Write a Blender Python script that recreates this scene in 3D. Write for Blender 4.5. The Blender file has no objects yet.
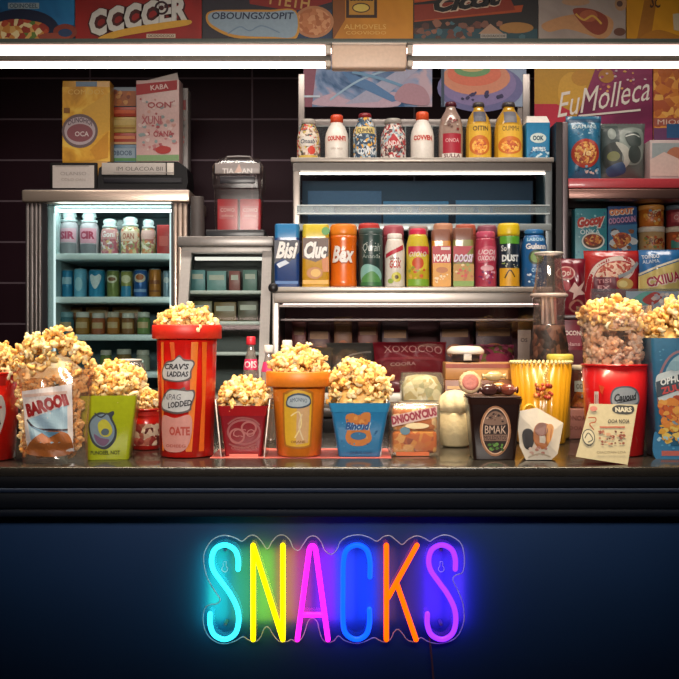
import bpy, bmesh, math, random
import numpy as np
from mathutils import Vector, Matrix

F = 975.0        # focal length in pixels for a 679 px frame
ZC = 1.34        # camera height
CZ = 1.0523      # counter top height
R = math.radians
rnd = random.Random(7)

def X(px, Y): return (px - 339.5) * Y / F
def Z(py, Y): return ZC - (py - 339.5) * Y / F
def S(n, Y): return n * Y / F

COL = bpy.context.scene.collection

# ------------------------------------------------------------------ materials
def lin(h):
    h = h.lstrip('#')
    o = []
    for i in (0, 2, 4):
        c = int(h[i:i+2], 16) / 255
        o.append(c / 12.92 if c <= .04045 else ((c + .055) / 1.055) ** 2.4)
    return tuple(o) + (1,)

_mats = {}
def P(hexc, rough=.45, metal=0, coat=0, bump=0, bscale=110, var=.24, spec=.5):
    """plain painted / printed / moulded surface with a little procedural unevenness"""
    if not isinstance(hexc, str): return hexc
    key = (hexc, rough, metal, coat, bump, bscale, var, spec)
    if key in _mats: return _mats[key]
    m = bpy.data.materials.new('surface_' + hexc.lstrip('#')); m.use_nodes = True
    nt = m.node_tree; b = nt.nodes['Principled BSDF']
    tc = nt.nodes.new('ShaderNodeTexCoord')
    no = nt.nodes.new('ShaderNodeTexNoise'); no.inputs['Scale'].default_value = bscale; no.inputs['Detail'].default_value = 3
    nt.links.new(tc.outputs['Object'], no.inputs['Vector'])
    mx = nt.nodes.new('ShaderNodeMixRGB'); mx.blend_type = 'MULTIPLY'; mx.inputs[0].default_value = var
    mx.inputs[1].default_value = lin(hexc)
    nt.links.new(no.outputs['Fac'], mx.inputs[2]); nt.links.new(mx.outputs[0], b.inputs['Base Color'])
    b.inputs['Roughness'].default_value = rough; b.inputs['Metallic'].default_value = metal
    b.inputs['Coat Weight'].default_value = coat; b.inputs['Specular IOR Level'].default_value = spec
    if bump:
        bp = nt.nodes.new('ShaderNodeBump'); bp.inputs['Strength'].default_value = bump; bp.inputs['Distance'].default_value = .004
        nt.links.new(no.outputs['Fac'], bp.inputs['Height']); nt.links.new(bp.outputs[0], b.inputs['Normal'])
    _mats[key] = m
    return m

def FOOD(cols, scale=90, rough=.6, bump=.5):
    """a printed or packed jumble of pieces: voronoi cells in a handful of colours"""
    key = ('food', tuple(cols), scale)
    if key in _mats: return _mats[key]
    m = bpy.data.materials.new('mixed_pieces'); m.use_nodes = True
    nt = m.node_tree; b = nt.nodes['Principled BSDF']
    tc = nt.nodes.new('ShaderNodeTexCoord')
    nz = nt.nodes.new('ShaderNodeTexNoise'); nz.inputs['Scale'].default_value = scale * .5
    ad = nt.nodes.new('ShaderNodeMixRGB'); ad.blend_type = 'ADD'; ad.inputs[0].default_value = .02
    v = nt.nodes.new('ShaderNodeTexVoronoi'); v.inputs['Scale'].default_value = scale
    sp = nt.nodes.new('ShaderNodeSeparateColor')
    cr = nt.nodes.new('ShaderNodeValToRGB'); cr.color_ramp.interpolation = 'CONSTANT'
    el = cr.color_ramp.elements
    while len(el) < len(cols): el.new(.5)
    for i, c in enumerate(cols):
        el[i].position = i / len(cols); el[i].color = lin(c)
    nt.links.new(tc.outputs['Object'], nz.inputs['Vector'])
    nt.links.new(tc.outputs['Object'], ad.inputs[1]); nt.links.new(nz.outputs['Color'], ad.inputs[2])
    nt.links.new(ad.outputs[0], v.inputs['Vector']); nt.links.new(v.outputs['Color'], sp.inputs[0])
    nt.links.new(sp.outputs[0], cr.inputs[0]); nt.links.new(cr.outputs[0], b.inputs['Base Color'])
    b.inputs['Roughness'].default_value = rough
    bp = nt.nodes.new('ShaderNodeBump'); bp.inputs['Strength'].default_value = bump; bp.inputs['Distance'].default_value = .003
    bp.invert = True
    nt.links.new(v.outputs['Distance'], bp.inputs['Height']); nt.links.new(bp.outputs[0], b.inputs['Normal'])
    _mats[key] = m
    return m

def CLOUDS(c1, c2, c3, scale=8, rough=.4):
    key = ('clouds', c1, c2, c3, scale)
    if key in _mats: return _mats[key]
    m = bpy.data.materials.new('blended_print'); m.use_nodes = True
    nt = m.node_tree; b = nt.nodes['Principled BSDF']
    tc = nt.nodes.new('ShaderNodeTexCoord'); nz = nt.nodes.new('ShaderNodeTexNoise')
    nz.inputs['Scale'].default_value = scale; nz.inputs['Detail'].default_value = 4; nz.inputs['Distortion'].default_value = 1.2
    cr = nt.nodes.new('ShaderNodeValToRGB'); el = cr.color_ramp.elements
    el.new(.5)
    for e, p, c in zip(el, (.36, .5, .62), (c1, c2, c3)): e.position = p; e.color = lin(c)
    nt.links.new(tc.outputs['Object'], nz.inputs['Vector']); nt.links.new(nz.outputs['Fac'], cr.inputs[0])
    nt.links.new(cr.outputs[0], b.inputs['Base Color']); b.inputs['Roughness'].default_value = rough
    _mats[key] = m
    return m

def CLEAR(tint='#ffffff', refl=.07, rough=.06, haze=0.0, name='clear_plastic'):
    """thin clear film or pane: see-through, with a fresnel sheen and an optional milky share"""
    key = ('clear', tint, refl, rough, haze)
    if key in _mats: return _mats[key]
    m = bpy.data.materials.new(name); m.use_nodes = True
    nt = m.node_tree; out = nt.nodes['Material Output']
    nt.nodes.remove(nt.nodes['Principled BSDF'])
    tr = nt.nodes.new('ShaderNodeBsdfTransparent'); tr.inputs[0].default_value = lin(tint)
    gl = nt.nodes.new('ShaderNodeBsdfGlossy'); gl.inputs['Roughness'].default_value = rough
    lw = nt.nodes.new('ShaderNodeLayerWeight'); lw.inputs[0].default_value = .35
    ma = nt.nodes.new('ShaderNodeMath'); ma.operation = 'MULTIPLY_ADD'; ma.inputs[1].default_value = .55; ma.inputs[2].default_value = refl
    nt.links.new(lw.outputs['Facing'], ma.inputs[0])
    mx = nt.nodes.new('ShaderNodeMixShader')
    nt.links.new(ma.outputs[0], mx.inputs[0]); nt.links.new(gl.outputs[0], mx.inputs[2])
    if haze:
        df = nt.nodes.new('ShaderNodeBsdfDiffuse'); df.inputs[0].default_value = lin(tint)
        tl = nt.nodes.new('ShaderNodeBsdfTranslucent'); tl.inputs[0].default_value = lin(tint)
        m2 = nt.nodes.new('ShaderNodeMixShader'); nt.links.new(df.outputs[0], m2.inputs[1]); nt.links.new(tl.outputs[0], m2.inputs[2])
        m1 = nt.nodes.new('ShaderNodeMixShader'); m1.inputs[0].default_value = haze
        nt.links.new(tr.outputs[0], m1.inputs[1]); nt.links.new(m2.outputs[0], m1.inputs[2])
        nt.links.new(m1.outputs[0], mx.inputs[1])
    else:
        nt.links.new(tr.outputs[0], mx.inputs[1])
    nt.links.new(mx.outputs[0], out.inputs[0])
    _mats[key] = m
    return m

def GLOW(hexc, strength, name='lit_tube', rgb=None):
    key = ('glow', hexc, strength)
    if key in _mats: return _mats[key]
    m = bpy.data.materials.new(name); m.use_nodes = True
    b = m.node_tree.nodes['Principled BSDF']
    c = rgb if rgb else lin(hexc)
    b.inputs['Base Color'].default_value = tuple(.3 * q for q in c[:3]) + (1,); b.inputs['Specular IOR Level'].default_value = .2
    b.inputs['Emission Color'].default_value = c; b.inputs['Emission Strength'].default_value = strength
    _mats[key] = m
    return m

def METAL(hexc='#b9b4ae', rough=.35, streak=(1, 1, 60)):
    key = ('metal', hexc, rough, streak)
    if key in _mats: return _mats[key]
    m = bpy.data.materials.new('brushed_metal'); m.use_nodes = True
    nt = m.node_tree; b = nt.nodes['Principled BSDF']
    tc = nt.nodes.new('ShaderNodeTexCoord'); mp = nt.nodes.new('ShaderNodeMapping'); mp.inputs['Scale'].default_value = streak
    nz = nt.nodes.new('ShaderNodeTexNoise'); nz.inputs['Scale'].default_value = 6
    cr = nt.nodes.new('ShaderNodeMapRange'); cr.inputs[3].default_value = rough - .1; cr.inputs[4].default_value = rough + .12
    nt.links.new(tc.outputs['Object'], mp.inputs[0]); nt.links.new(mp.outputs[0], nz.inputs['Vector'])
    nt.links.new(nz.outputs['Fac'], cr.inputs[0]); nt.links.new(cr.outputs[0], b.inputs['Roughness'])
    b.inputs['Base Color'].default_value = lin(hexc); b.inputs['Metallic'].default_value = .85
    _mats[key] = m
    return m

def popcorn_mat(tone=('#fff3d0', '#ffdf9a', '#f2b556')):
    key = ('pop', tone)
    if key in _mats: return _mats[key]
    m = bpy.data.materials.new('popped_corn'); m.use_nodes = True
    nt = m.node_tree; b = nt.nodes['Principled BSDF']; out = nt.nodes['Material Output']
    ge = nt.nodes.new('ShaderNodeNewGeometry')
    tc = nt.nodes.new('ShaderNodeTexCoord'); nz = nt.nodes.new('ShaderNodeTexNoise')
    nz.inputs['Scale'].default_value = 75; nz.inputs['Detail'].default_value = 2
    nt.links.new(tc.outputs['Object'], nz.inputs['Vector'])
    ma = nt.nodes.new('ShaderNodeMath'); ma.operation = 'MULTIPLY_ADD'; ma.inputs[1].default_value = .45
    ms = nt.nodes.new('ShaderNodeMath'); ms.operation = 'MULTIPLY'; ms.inputs[1].default_value = .66
    nt.links.new(nz.outputs['Fac'], ms.inputs[0])
    nt.links.new(ge.outputs['Random Per Island'], ma.inputs[0]); nt.links.new(ms.outputs[0], ma.inputs[2])
    cr = nt.nodes.new('ShaderNodeValToRGB'); el = cr.color_ramp.elements; el.new(.5)
    for e, p, c in zip(el, (.28, .52, .82), tone): e.position = p; e.color = lin(c)
    nt.links.new(ma.outputs[0], cr.inputs[0]); nt.links.new(cr.outputs[0], b.inputs['Base Color'])
    b.inputs['Roughness'].default_value = .65; b.inputs['Specular IOR Level'].default_value = .25
    tl = nt.nodes.new('ShaderNodeBsdfTranslucent'); nt.links.new(cr.outputs[0], tl.inputs[0])
    mx = nt.nodes.new('ShaderNodeMixShader'); mx.inputs[0].default_value = .22
    nt.links.new(b.outputs[0], mx.inputs[1]); nt.links.new(tl.outputs[0], mx.inputs[2]); nt.links.new(mx.outputs[0], out.inputs[0])
    _mats[key] = m
    return m

# ------------------------------------------------------------------ mesh building
class MB:
    def __init__(s): s.v = []; s.f = []; s.m = []; s.sm = []; s.mats = []
    def mi(s, m):
        m = P(m)
        if m not in s.mats: s.mats.append(m)
        return s.mats.index(m)
    def add(s, vs, fs, m, smooth=False):
        o = len(s.v); i = s.mi(m)
        s.v.extend(tuple(v) for v in vs)
        for f in fs: s.f.append(tuple(k + o for k in f)); s.m.append(i); s.sm.append(smooth)
    def box(s, x0, x1, y0, y1, z0, z1, m, bev=0, seg=2):
        if bev <= 0:
            vs = [(x, y, z) for z in (z0, z1) for y in (y0, y1) for x in (x0, x1)]
            s.add(vs, [(0, 2, 3, 1), (4, 5, 7, 6), (0, 1, 5, 4), (2, 6, 7, 3), (0, 4, 6, 2), (1, 3, 7, 5)], m); return
        bm = bmesh.new(); bmesh.ops.create_cube(bm, size=1)
        for v in bm.verts:
            v.co = Vector(((x0 + x1) / 2 + v.co.x * (x1 - x0), (y0 + y1) / 2 + v.co.y * (y1 - y0), (z0 + z1) / 2 + v.co.z * (z1 - z0)))
        bev = min(bev, .45 * min(x1 - x0, y1 - y0, z1 - z0))
        bmesh.ops.bevel(bm, geom=bm.edges[:], offset=bev, segments=seg, affect='EDGES', profile=.5)
        s.bm(bm, m, True)
    def bm(s, bm, m, smooth=False):
        bm.verts.index_update()
        s.add([v.co[:] for v in bm.verts], [[v.index for v in f.verts] for f in bm.faces], m, smooth); bm.free()
    def lathe(s, prof, m, n=40, cx=0, cy=0, squash=1, wav=None):
        """prof: list of (r, z[, material]) from bottom to top; r<=0 closes"""
        rings = []; vs = []
        for pt in prof:
            r, z = pt[0], pt[1]
            if r <= 1e-6: rings.append([len(vs)]); vs.append((cx, cy, z))
            else:
                rings.append(list(range(len(vs), len(vs) + n)))
                for k in range(n):
                    a = 2 * math.pi * k / n; q = r * (1 + (wav(a, z) if wav else 0))
                    vs.append((cx + q * math.sin(a), cy - q * math.cos(a) * squash, z))
        groups = {}
        for i in range(len(prof) - 1):
            mm = prof[i][2] if len(prof[i]) > 2 else m
            A, B = rings[i], rings[i + 1]; fs = groups.setdefault(id(P(mm)), [P(mm), []])[1]
            for k in range(n):
                k2 = (k + 1) % n
                if len(A) == 1 and len(B) == 1: continue
                if len(A) == 1: fs.append((A[0], B[k2], B[k]))
                elif len(B) == 1: fs.append((A[k], A[k2], B[0]))
                else: fs.append((A[k], A[k2], B[k2], B[k]))
        for mm, fs in groups.values():
            used = sorted({i for f in fs for i in f}); mp = {u: j for j, u in enumerate(used)}
            s.add([vs[u] for u in used], [[mp[i] for i in f] for f in fs], mm, True)
    def loft(s, secs, m, cap0=True, cap1=True, smooth=False):
        """secs: list of closed rings of 3-D points, all of one length"""
        n = len(secs[0]); vs = [p for r in secs for p in r]; fs = []
        for i in range(len(secs) - 1):
            for k in range(n):
                k2 = (k + 1) % n
                fs.append((i * n + k, i * n + k2, (i + 1) * n + k2, (i + 1) * n + k))
        if cap0: fs.append(tuple(reversed(range(n))))
        if cap1: fs.append(tuple((len(secs) - 1) * n + k for k in range(n)))
        s.add(vs, fs, m, smooth)
    def tube(s, pts, r, m, n=10, caps=True):
        pts = [Vector(p) for p in pts]; rings = []; up = None
        N = len(pts)
        for i, p in enumerate(pts):
            t = (pts[min(i + 1, N - 1)] - pts[max(i - 1, 0)]).normalized()
            if up is None:
                up = Vector((0, 1, 0)) if abs(t.y) < .9 else Vector((1, 0, 0))
            a = (up - t * up.dot(t)).normalized(); b = t.cross(a); up = a
            rings.append((p, a, b, t))
        secs = []
        def ring(p, a, b, rr): return [p + a * rr * math.cos(2 * math.pi * k / n) + b * rr * math.sin(2 * math.pi * k / n) for k in range(n)]
        rr = r if callable(r) else (lambda i: r)
        if caps:
            p, a, b, t = rings[0]
            for q in (.99, .8, .45): secs.append(ring(p - t * rr(0) * q, a, b, rr(0) * math.sqrt(1 - q * q)))
        for i, (p, a, b, t) in enumerate(rings): secs.append(ring(p, a, b, rr(i)))
        if caps:
            p, a, b, t = rings[-1]
            for q in (.45, .8, .99): secs.append(ring(p + t * rr(N - 1) * q, a, b, rr(N - 1) * math.sqrt(1 - q * q)))
        s.loft(secs, m, smooth=True)
    def build(s, name, parent=None, loc=None):
        me = bpy.data.meshes.new(name); me.from_pydata(s.v, [], s.f); 
        for m in s.mats: me.materials.append(m)
        me.polygons.foreach_set('material_index', s.m); me.polygons.foreach_set('use_smooth', s.sm)
        me.update()
        o = bpy.data.objects.new(name, me); COL.objects.link(o)
        if parent: o.parent = parent
        if loc: o.location = loc
        return o

def smooth_by_angle(o, ang=40):
    me = o.data
    bm = bmesh.new(); bm.from_mesh(me)
    bmesh.ops.recalc_face_normals(bm, faces=bm.faces[:])
    for e in bm.edges:
        if len(e.link_faces) == 2 and e.calc_face_angle(0) > R(ang): e.smooth = False
    for f in bm.faces: f.smooth = True
    bm.to_mesh(me); bm.free()

def thing(name, label, cat, loc, rotz=0, group=None, tilt=0):
    o = bpy.data.objects.new(name, None); COL.objects.link(o); o.empty_display_size = .05
    o.location = loc; o.rotation_euler = (tilt, 0, rotz)
    o['label'] = label; o['category'] = cat
    if group: o['group'] = group
    return o
def tag(o, label, cat, group=None, kind=None):
    o['label'] = label; o['category'] = cat
    if group: o['group'] = group
    if kind: o['kind'] = kind
    return o
def struct(o): o['kind'] = 'structure'; return o

# ------------------------------------------------------------------ lettering and printed art
_tc = {}
def text_geo(txt, bold=0.0, shear=0.0):
    if 'M' in txt: bold = 0.0
    k = (txt, bold, shear)
    if k in _tc: return _tc[k]
    cu = bpy.data.curves.new('lettering', 'FONT'); cu.body = txt; cu.size = 1; cu.offset = bold; cu.shear = shear
    cu.resolution_u = 2; cu.fill_mode = 'FRONT'
    ob = bpy.data.objects.new('lettering', cu); COL.objects.link(ob)
    dg = bpy.context.evaluated_depsgraph_get()
    me = bpy.data.meshes.new_from_object(ob.evaluated_get(dg))
    vs = [(v.co.x, v.co.y) for v in me.vertices]; fs = [tuple(p.vertices) for p in me.polygons]
    bpy.data.objects.remove(ob); bpy.data.curves.remove(cu); bpy.data.meshes.remove(me)
    xs = [v[0] for v in vs]; ys = [v[1] for v in vs]
    x0, x1, y0, y1 = min(xs), max(xs), min(ys), max(ys)
    vs = [((x - (x0 + x1) / 2) / (x1 - x0), (y - (y0 + y1) / 2) / (y1 - y0)) for x, y in vs]
    _tc[k] = (vs, fs); return _tc[k]

def tri(pts, maxlen):
    bm = bmesh.new()
    f = bm.faces.new([bm.verts.new((p[0], p[1], 0)) for p in pts])
    bm.normal_update(); bmesh.ops.triangulate(bm, faces=[f], ngon_method='EAR_CLIP')
    if maxlen:
        for _ in range(4):
            es = [e for e in bm.edges if e.calc_length() > maxlen]
            if not es: break
            bmesh.ops.subdivide_edges(bm, edges=es, cuts=1)
            bmesh.ops.triangulate(bm, faces=[f for f in bm.faces if len(f.verts) > 3])
    bm.verts.index_update()
    vs = [(v.co.x, v.co.y) for v in bm.verts]; fs = [[v.index for v in f.verts] for f in bm.faces]
    bm.free(); return vs, fs

def refine(vs, fs, maxlen):
    bm = bmesh.new(); bv = [bm.verts.new((a, b, 0)) for a, b in vs]
    for f in fs:
        try: bm.faces.new([bv[i] for i in f])
        except ValueError: pass
    bm.normal_update(); bmesh.ops.triangulate(bm, faces=bm.faces[:])
    for _ in range(4):
        es = [e for e in bm.edges if e.calc_length() > maxlen]
        if not es: break
        bmesh.ops.subdivide_edges(bm, edges=es, cuts=1)
        bmesh.ops.triangulate(bm, faces=[f for f in bm.faces if len(f.verts) > 3])
    bm.verts.index_update()
    o = [(v.co.x, v.co.y) for v in bm.verts], [[v.index for v in f.verts] for f in bm.faces]
    bm.free(); return o

def rot2(pts, cx, cy, deg):
    c, s_ = math.cos(R(deg)), math.sin(R(deg))
    return [(cx + (x - cx) * c + (y - cy) * s_, cy - (x - cx) * s_ + (y - cy) * c) for x, y in pts]
def catmull(pts, n=6, closed=False):
    out = []; N = len(pts)
    for i in range(N if closed else N - 1):
        g = lambda j: pts[j % N] if closed else pts[min(max(j, 0), N - 1)]
        p0, p1, p2, p3 = g(i - 1), g(i), g(i + 1), g(i + 2)
        for k in range(n):
            t = k / n
            out.append(tuple(.5 * (2 * b + (c - a) * t + (2 * a - 5 * b + 4 * c - d) * t * t + (3 * b - a - 3 * c + d) * t ** 3) for a, b, c, d in zip(p0, p1, p2, p3)))
    if not closed: out.append(pts[-1])
    return out

def art(mb, surf, items, conv, sc, curved=False, base=.0006):
    """printed shapes in pixel units of the photo, laid on a surface through surf(u, v, offset)"""
    ml = .008 if curved else 0
    lay = 0
    def put(vs, fs, m):
        nonlocal lay
        o = []
        for x, y in vs:
            u, v = conv(x, y); o.append(surf(u, v, base + lay * .00022))
        # orient outwards (towards -Y)
        a, b, c = (Vector(o[fs[0][i]]) for i in range(3))
        if (b - a).cross(c - a).y > 0: fs = [tuple(reversed(f)) for f in fs]
        mb.add(o, fs, m, False); lay += 1
    mlp = ml / sc if ml else 0
    for it in items:
        k = it[0]
        if k == 'e':
            _, x, y, rx, ry, c = it[:6]; rot = it[6] if len(it) > 6 else 0
            pts = [(x + rx * math.cos(t), y + ry * math.sin(t)) for t in [2 * math.pi * i / 28 for i in range(28)]]
            put(*tri(rot2(pts, x, y, rot), mlp), c)
        elif k == 'r':
            _, x0, y0, x1, y1, c = it[:6]; rot = it[6] if len(it) > 6 else 0
            put(*tri(rot2([(x0, y0), (x1, y0), (x1, y1), (x0, y1)], (x0 + x1) / 2, (y0 + y1) / 2, rot), mlp), c)
        elif k == 'p':
            put(*tri(it[1], mlp), it[2])
        elif k == 's':      # smooth closed blob
            put(*tri(catmull(it[1], 5, True), mlp), it[2])
        elif k == 'o':
            _, x, y, rx, ry, th, c = it[:7]
            vs = []; fs = []; n = 36
            for i in range(n):
                t = 2 * math.pi * i / n
                vs += [(x + rx * math.cos(t), y + ry * math.sin(t)), (x + (rx - th) * math.cos(t), y + (ry - th) * math.sin(t))]
                j = (i + 1) % n; fs.append((2 * i, 2 * j, 2 * j + 1, 2 * i + 1))
            put(vs, fs, c)
        elif k == 'l':
            pts = catmull(it[1], 6); w = it[2] / 2; vs = []; fs = []
            for i, p in enumerate(pts):
                a = pts[max(i - 1, 0)]; b = pts[min(i + 1, len(pts) - 1)]
                dx, dy = b[0] - a[0], b[1] - a[1]; L = math.hypot(dx, dy) or 1
                vs += [(p[0] - dy / L * w, p[1] + dx / L * w), (p[0] + dy / L * w, p[1] - dx / L * w)]
                if i: fs.append((2 * i - 2, 2 * i, 2 * i + 1, 2 * i - 1))
            put(vs, fs, it[3])
        elif k == 't':
            _, txt, x, y, w, h, c = it[:7]
            opt = it[7] if len(it) > 7 else {}
            gv, gf = text_geo(txt, opt.get('bold', .02), opt.get('shear', 0))
            def lay_text(ww, hh, cc, dx=0, dy=0, g=(gv, gf)):
                arch = opt.get('arch', 0)
                vs = [(x + dx + a * ww, y + dy - b * hh - arch * (1 - 4 * a * a)) for a, b in g[0]]
                vs = rot2(vs, x, y, opt.get('rot', 0)); fs = g[1]
                if mlp: vs, fs = refine(vs, fs, mlp)
                put(vs, fs, cc)
            if 'edge' in opt:
                e = opt.get('ew', .06)
                lay_text(w * (1 + e * .5), h * (1 + e), opt['edge'], .6, .6, text_geo(txt, opt.get('bold', .02) + e, opt.get('shear', 0)))
            lay_text(w, h, c)
        elif k == 'b':
            _, seed, x0, y0, x1, y1, n, sz, cols = it
            rr = random.Random(seed)
            for i in range(n):
                x, y = rr.uniform(x0, x1), rr.uniform(y0, y1); q = sz * rr.uniform(.6, 1.3)
                pts = [(x + q * rr.uniform(.6, 1.2) * math.cos(t), y + q * rr.uniform(.5, 1) * math.sin(t)) for t in [2 * math.pi * j / 7 for j in range(7)]]
                put(*tri(pts, 0), rr.choice(cols)); lay -= .95
    return mb

def mkconv(cx, Y, z0): return lambda px, py: ((px - cx) * Y / F, ZC - (py - 339.5) * Y / F - z0)
def prof_r(prof):
    zs = [p[1] for p in prof]; rs = [p[0] for p in prof]
    return lambda z: float(np.interp(z, zs, rs))
def surf_round(rf):
    def f(u, v, d):
        r = rf(v); a = u / max(r, .004)
        return ((r + d) * math.sin(a), -(r + d) * math.cos(a), v)
    return f
def surf_flat(hd):
    return lambda u, v, d: (u, -((hd(v) if callable(hd) else hd) + d), v)

def rrect(w, d, rc, z, n=5, cx=0, cy=0):
    pts = []
    for (sx, sy, a0) in ((1, -1, -90), (1, 1, 0), (-1, 1, 90), (-1, -1, 180)):
        for k in range(n + 1):
            a = R(a0 + 90 * k / n)
            pts.append((cx + sx * (w / 2 - rc) + rc * math.cos(a), cy + sy * (d / 2 - rc) + rc * math.sin(a), z))
    return pts
# ------------------------------------------------------------------ popcorn
def ico(sub):
    bm = bmesh.new(); bmesh.ops.create_icosphere(bm, subdivisions=sub, radius=1); bm.verts.index_update()
    v = np.array([v.co[:] for v in bm.verts]); f = np.array([[q.index for q in p.verts] for p in bm.faces]); bm.free()
    return v, f
def kernels(sub, n, seed):
    g = np.random.default_rng(seed); d, f = ico(sub); out = []
    for _ in range(n):
        k = int(g.integers(5, 9)); c = g.normal(size=(k, 3)); c /= np.linalg.norm(c, axis=1)[:, None]
        c *= g.uniform(.45, .80, (k, 1)); rad = g.uniform(.26, .46, k)
        b = d @ c.T; disc = rad ** 2 - (np.sum(c * c, 1) - b ** 2)
        t = np.where(disc > 0, b + np.sqrt(np.maximum(disc, 0)), 0).max(1)
        t = np.maximum(t, .30)
        out.append((d * t[:, None] * np.array([1, 1, .85]), f))
    return out
K3 = kernels(3, 9, 3); K2 = kernels(2, 9, 4)

def rand_rot(g):
    q = g.normal(size=4); q /= np.linalg.norm(q); w, x, y, z = q
    return np.array([[1-2*(y*y+z*z), 2*(x*y-z*w), 2*(x*z+y*w)], [2*(x*y+z*w), 1-2*(x*x+z*z), 2*(y*z-x*w)], [2*(x*z-y*w), 2*(y*z+x*w), 1-2*(x*x+y*y)]])

def pop_mesh(name, pts, size, seed, mat, loc, base=None):
    g = np.random.default_rng(seed); V = []; Fc = []; o = 0
    for p, hi in pts:
        v, f = (K3 if hi else K2)[int(g.integers(9))]
        w = (v @ rand_rot(g).T) * (size * .5 * g.uniform(.8, 1.25)) + np.array(p)
        V.append(w); Fc.append(f + o); o += len(v)
    if base:
        V.append(np.array(base[0])); Fc.append(np.array(base[1]) + o)
    V = np.concatenate(V); Fc = np.concatenate(Fc)
    me = bpy.data.meshes.new(name)
    me.vertices.add(len(V)); me.vertices.foreach_set('co', V.astype(np.float32).ravel())
    me.loops.add(Fc.size); me.loops.foreach_set('vertex_index', Fc.astype(np.int32).ravel())
    me.polygons.add(len(Fc)); me.polygons.foreach_set('loop_start', np.arange(0, Fc.size, 3, dtype=np.int32))
    me.update(calc_edges=True); me.polygons.foreach_set('use_smooth', np.ones(len(Fc), bool)); me.materials.append(mat)
    ob = bpy.data.objects.new(name, me); COL.objects.link(ob); ob.location = loc
    return ob

def heap(label, cx, cY, z0, rx, ry, H, seed, size=.025, square=False, over=1.0, lean=0, flat=.42, mat=None, peaks=(), floor_d=.03):
    """a mound of popcorn filling an opening of half-sizes rx, ry at height z0"""
    g = np.random.default_rng(seed); pts = []
    n = int(2.9 * (rx * ry * (4 if square else math.pi)) / size ** 2 * 1.12) + 8
    ph = g.uniform(0, 6.28)
    def dome(u, v, rho):
        h = H * max(0, 1 - rho ** 2.2) ** flat * (1 + lean * u) + .006 * math.sin(9 * u + ph) * math.cos(7 * v + ph)
        for pu, pw, pz in peaks: h += pz * math.exp(-((u - pu) / pw) ** 2) * max(0, 1 - rho ** 3)
        return h
    for i in range(n):
        rho = math.sqrt((i + .5) / n); a = i * 2.39996 + g.normal() * .15
        u, v = rho * math.cos(a), rho * math.sin(a)
        if square:
            m = max(abs(math.cos(a)), abs(math.sin(a))); q = (1 / m) ** .8; u *= q; v *= q
        z = dome(u, v, rho) * .86
        if rho > .9: u *= .95; v *= .95; z = max(z, size * .25)
        pts.append(((rx * over * u + g.normal() * size * .1, ry * over * v + g.normal() * size * .1, z + g.normal() * size * .18), True))
        pts.append(((rx * u * .9 + g.normal() * size * .2, ry * v * .9 + g.normal() * size * .2, z - size * .7), False))
        if i % 5 == 0: pts.append(((rx * u * .85, ry * v * .85, z + size * g.uniform(.3, .65)), True))
    # the packed corn under the surface
    bv = []; bf = []; nr, na = 7, 26
    for k in range(nr + 1):
        rho = k / nr * .93
        for j in range(na):
            a = 2 * math.pi * j / na; u, v = rho * math.cos(a), rho * math.sin(a)
            if square:
                m = max(abs(math.cos(a)), abs(math.sin(a))); q = (1 / m) ** .8; u *= q; v *= q
            bv.append((rx * u * .9, ry * v * .9, dome(u, v, rho) * .75 - size * 1.5))
    for k in range(nr):
        for j in range(na):
            a, b, c, d = k * na + j, k * na + (j + 1) % na, (k + 1) * na + (j + 1) % na, (k + 1) * na + j
            bf += [(a, c, b), (a, d, c)]
    o = pop_mesh('popcorn', pts, size, seed, mat or popcorn_mat(), (cx, cY, z0), (bv, bf))
    return tag(o, label, 'popcorn', None, 'stuff')

# ------------------------------------------------------------------ containers
def round_bucket(label, cat, cxp, by, r0, r1, top, cY, artl=(), col='#c8181a', rim=None, lipr=None, name='popcorn_bucket', z0=CZ, mat=None, wav=None, art_part='printed_label', artm=None, group=None, liph=None, rough=.28, coat=.5):
    """tapered round tub: body, rolled rim, print. r0/r1/lip in photo pixels, top = rim top row"""
    s = cY / F; cx = X(cxp, cY); h = Z(top, cY) - z0; a, b = r0 * s, r1 * s
    t = thing(name, label, cat, (cx, cY, z0), 0, group)
    m = mat or P(col, rough, 0, coat)
    w = .0025; body = MB(); lh = liph * s if liph else .012
    body.lathe([(0, .001), (a * .92, .001), (a, .004), (a + (b - a) * .5, h * .5), (b, h - .003), (b - w, h - .003), (a - w + (b - a) * .5, h * .5), (a - w, .006), (0, .006)], m, 56, wav=wav)
    bo = body.build('body', t)
    if lipr:
        L = lipr * s; rb = MB()
        rb.lathe([(b - w, h - lh), (L - .003, h - lh), (L, h - lh + .003), (L, h - .003), (L - .002, h), (b - w * 2, h), (b - w * 2, h - lh * .6)], rim or m, 56)
        rb.build('rim', t)
    else:
        rb = MB(); pts = [(b * math.sin(k * 2 * math.pi / 48), -b * math.cos(k * 2 * math.pi / 48), h - .002) for k in range(49)]
        rb.tube(pts, .0028, rim or m, 8, False); rb.build('rim', t)
    if artl:
        am = MB(); art(am, surf_round(prof_r([(a, 0), (b, h)])), artl, mkconv(cxp, cY - (a + b) / 2, z0), s, True, .0012)
        am.build(art_part, bo)
    return t, cx, h, b

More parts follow.
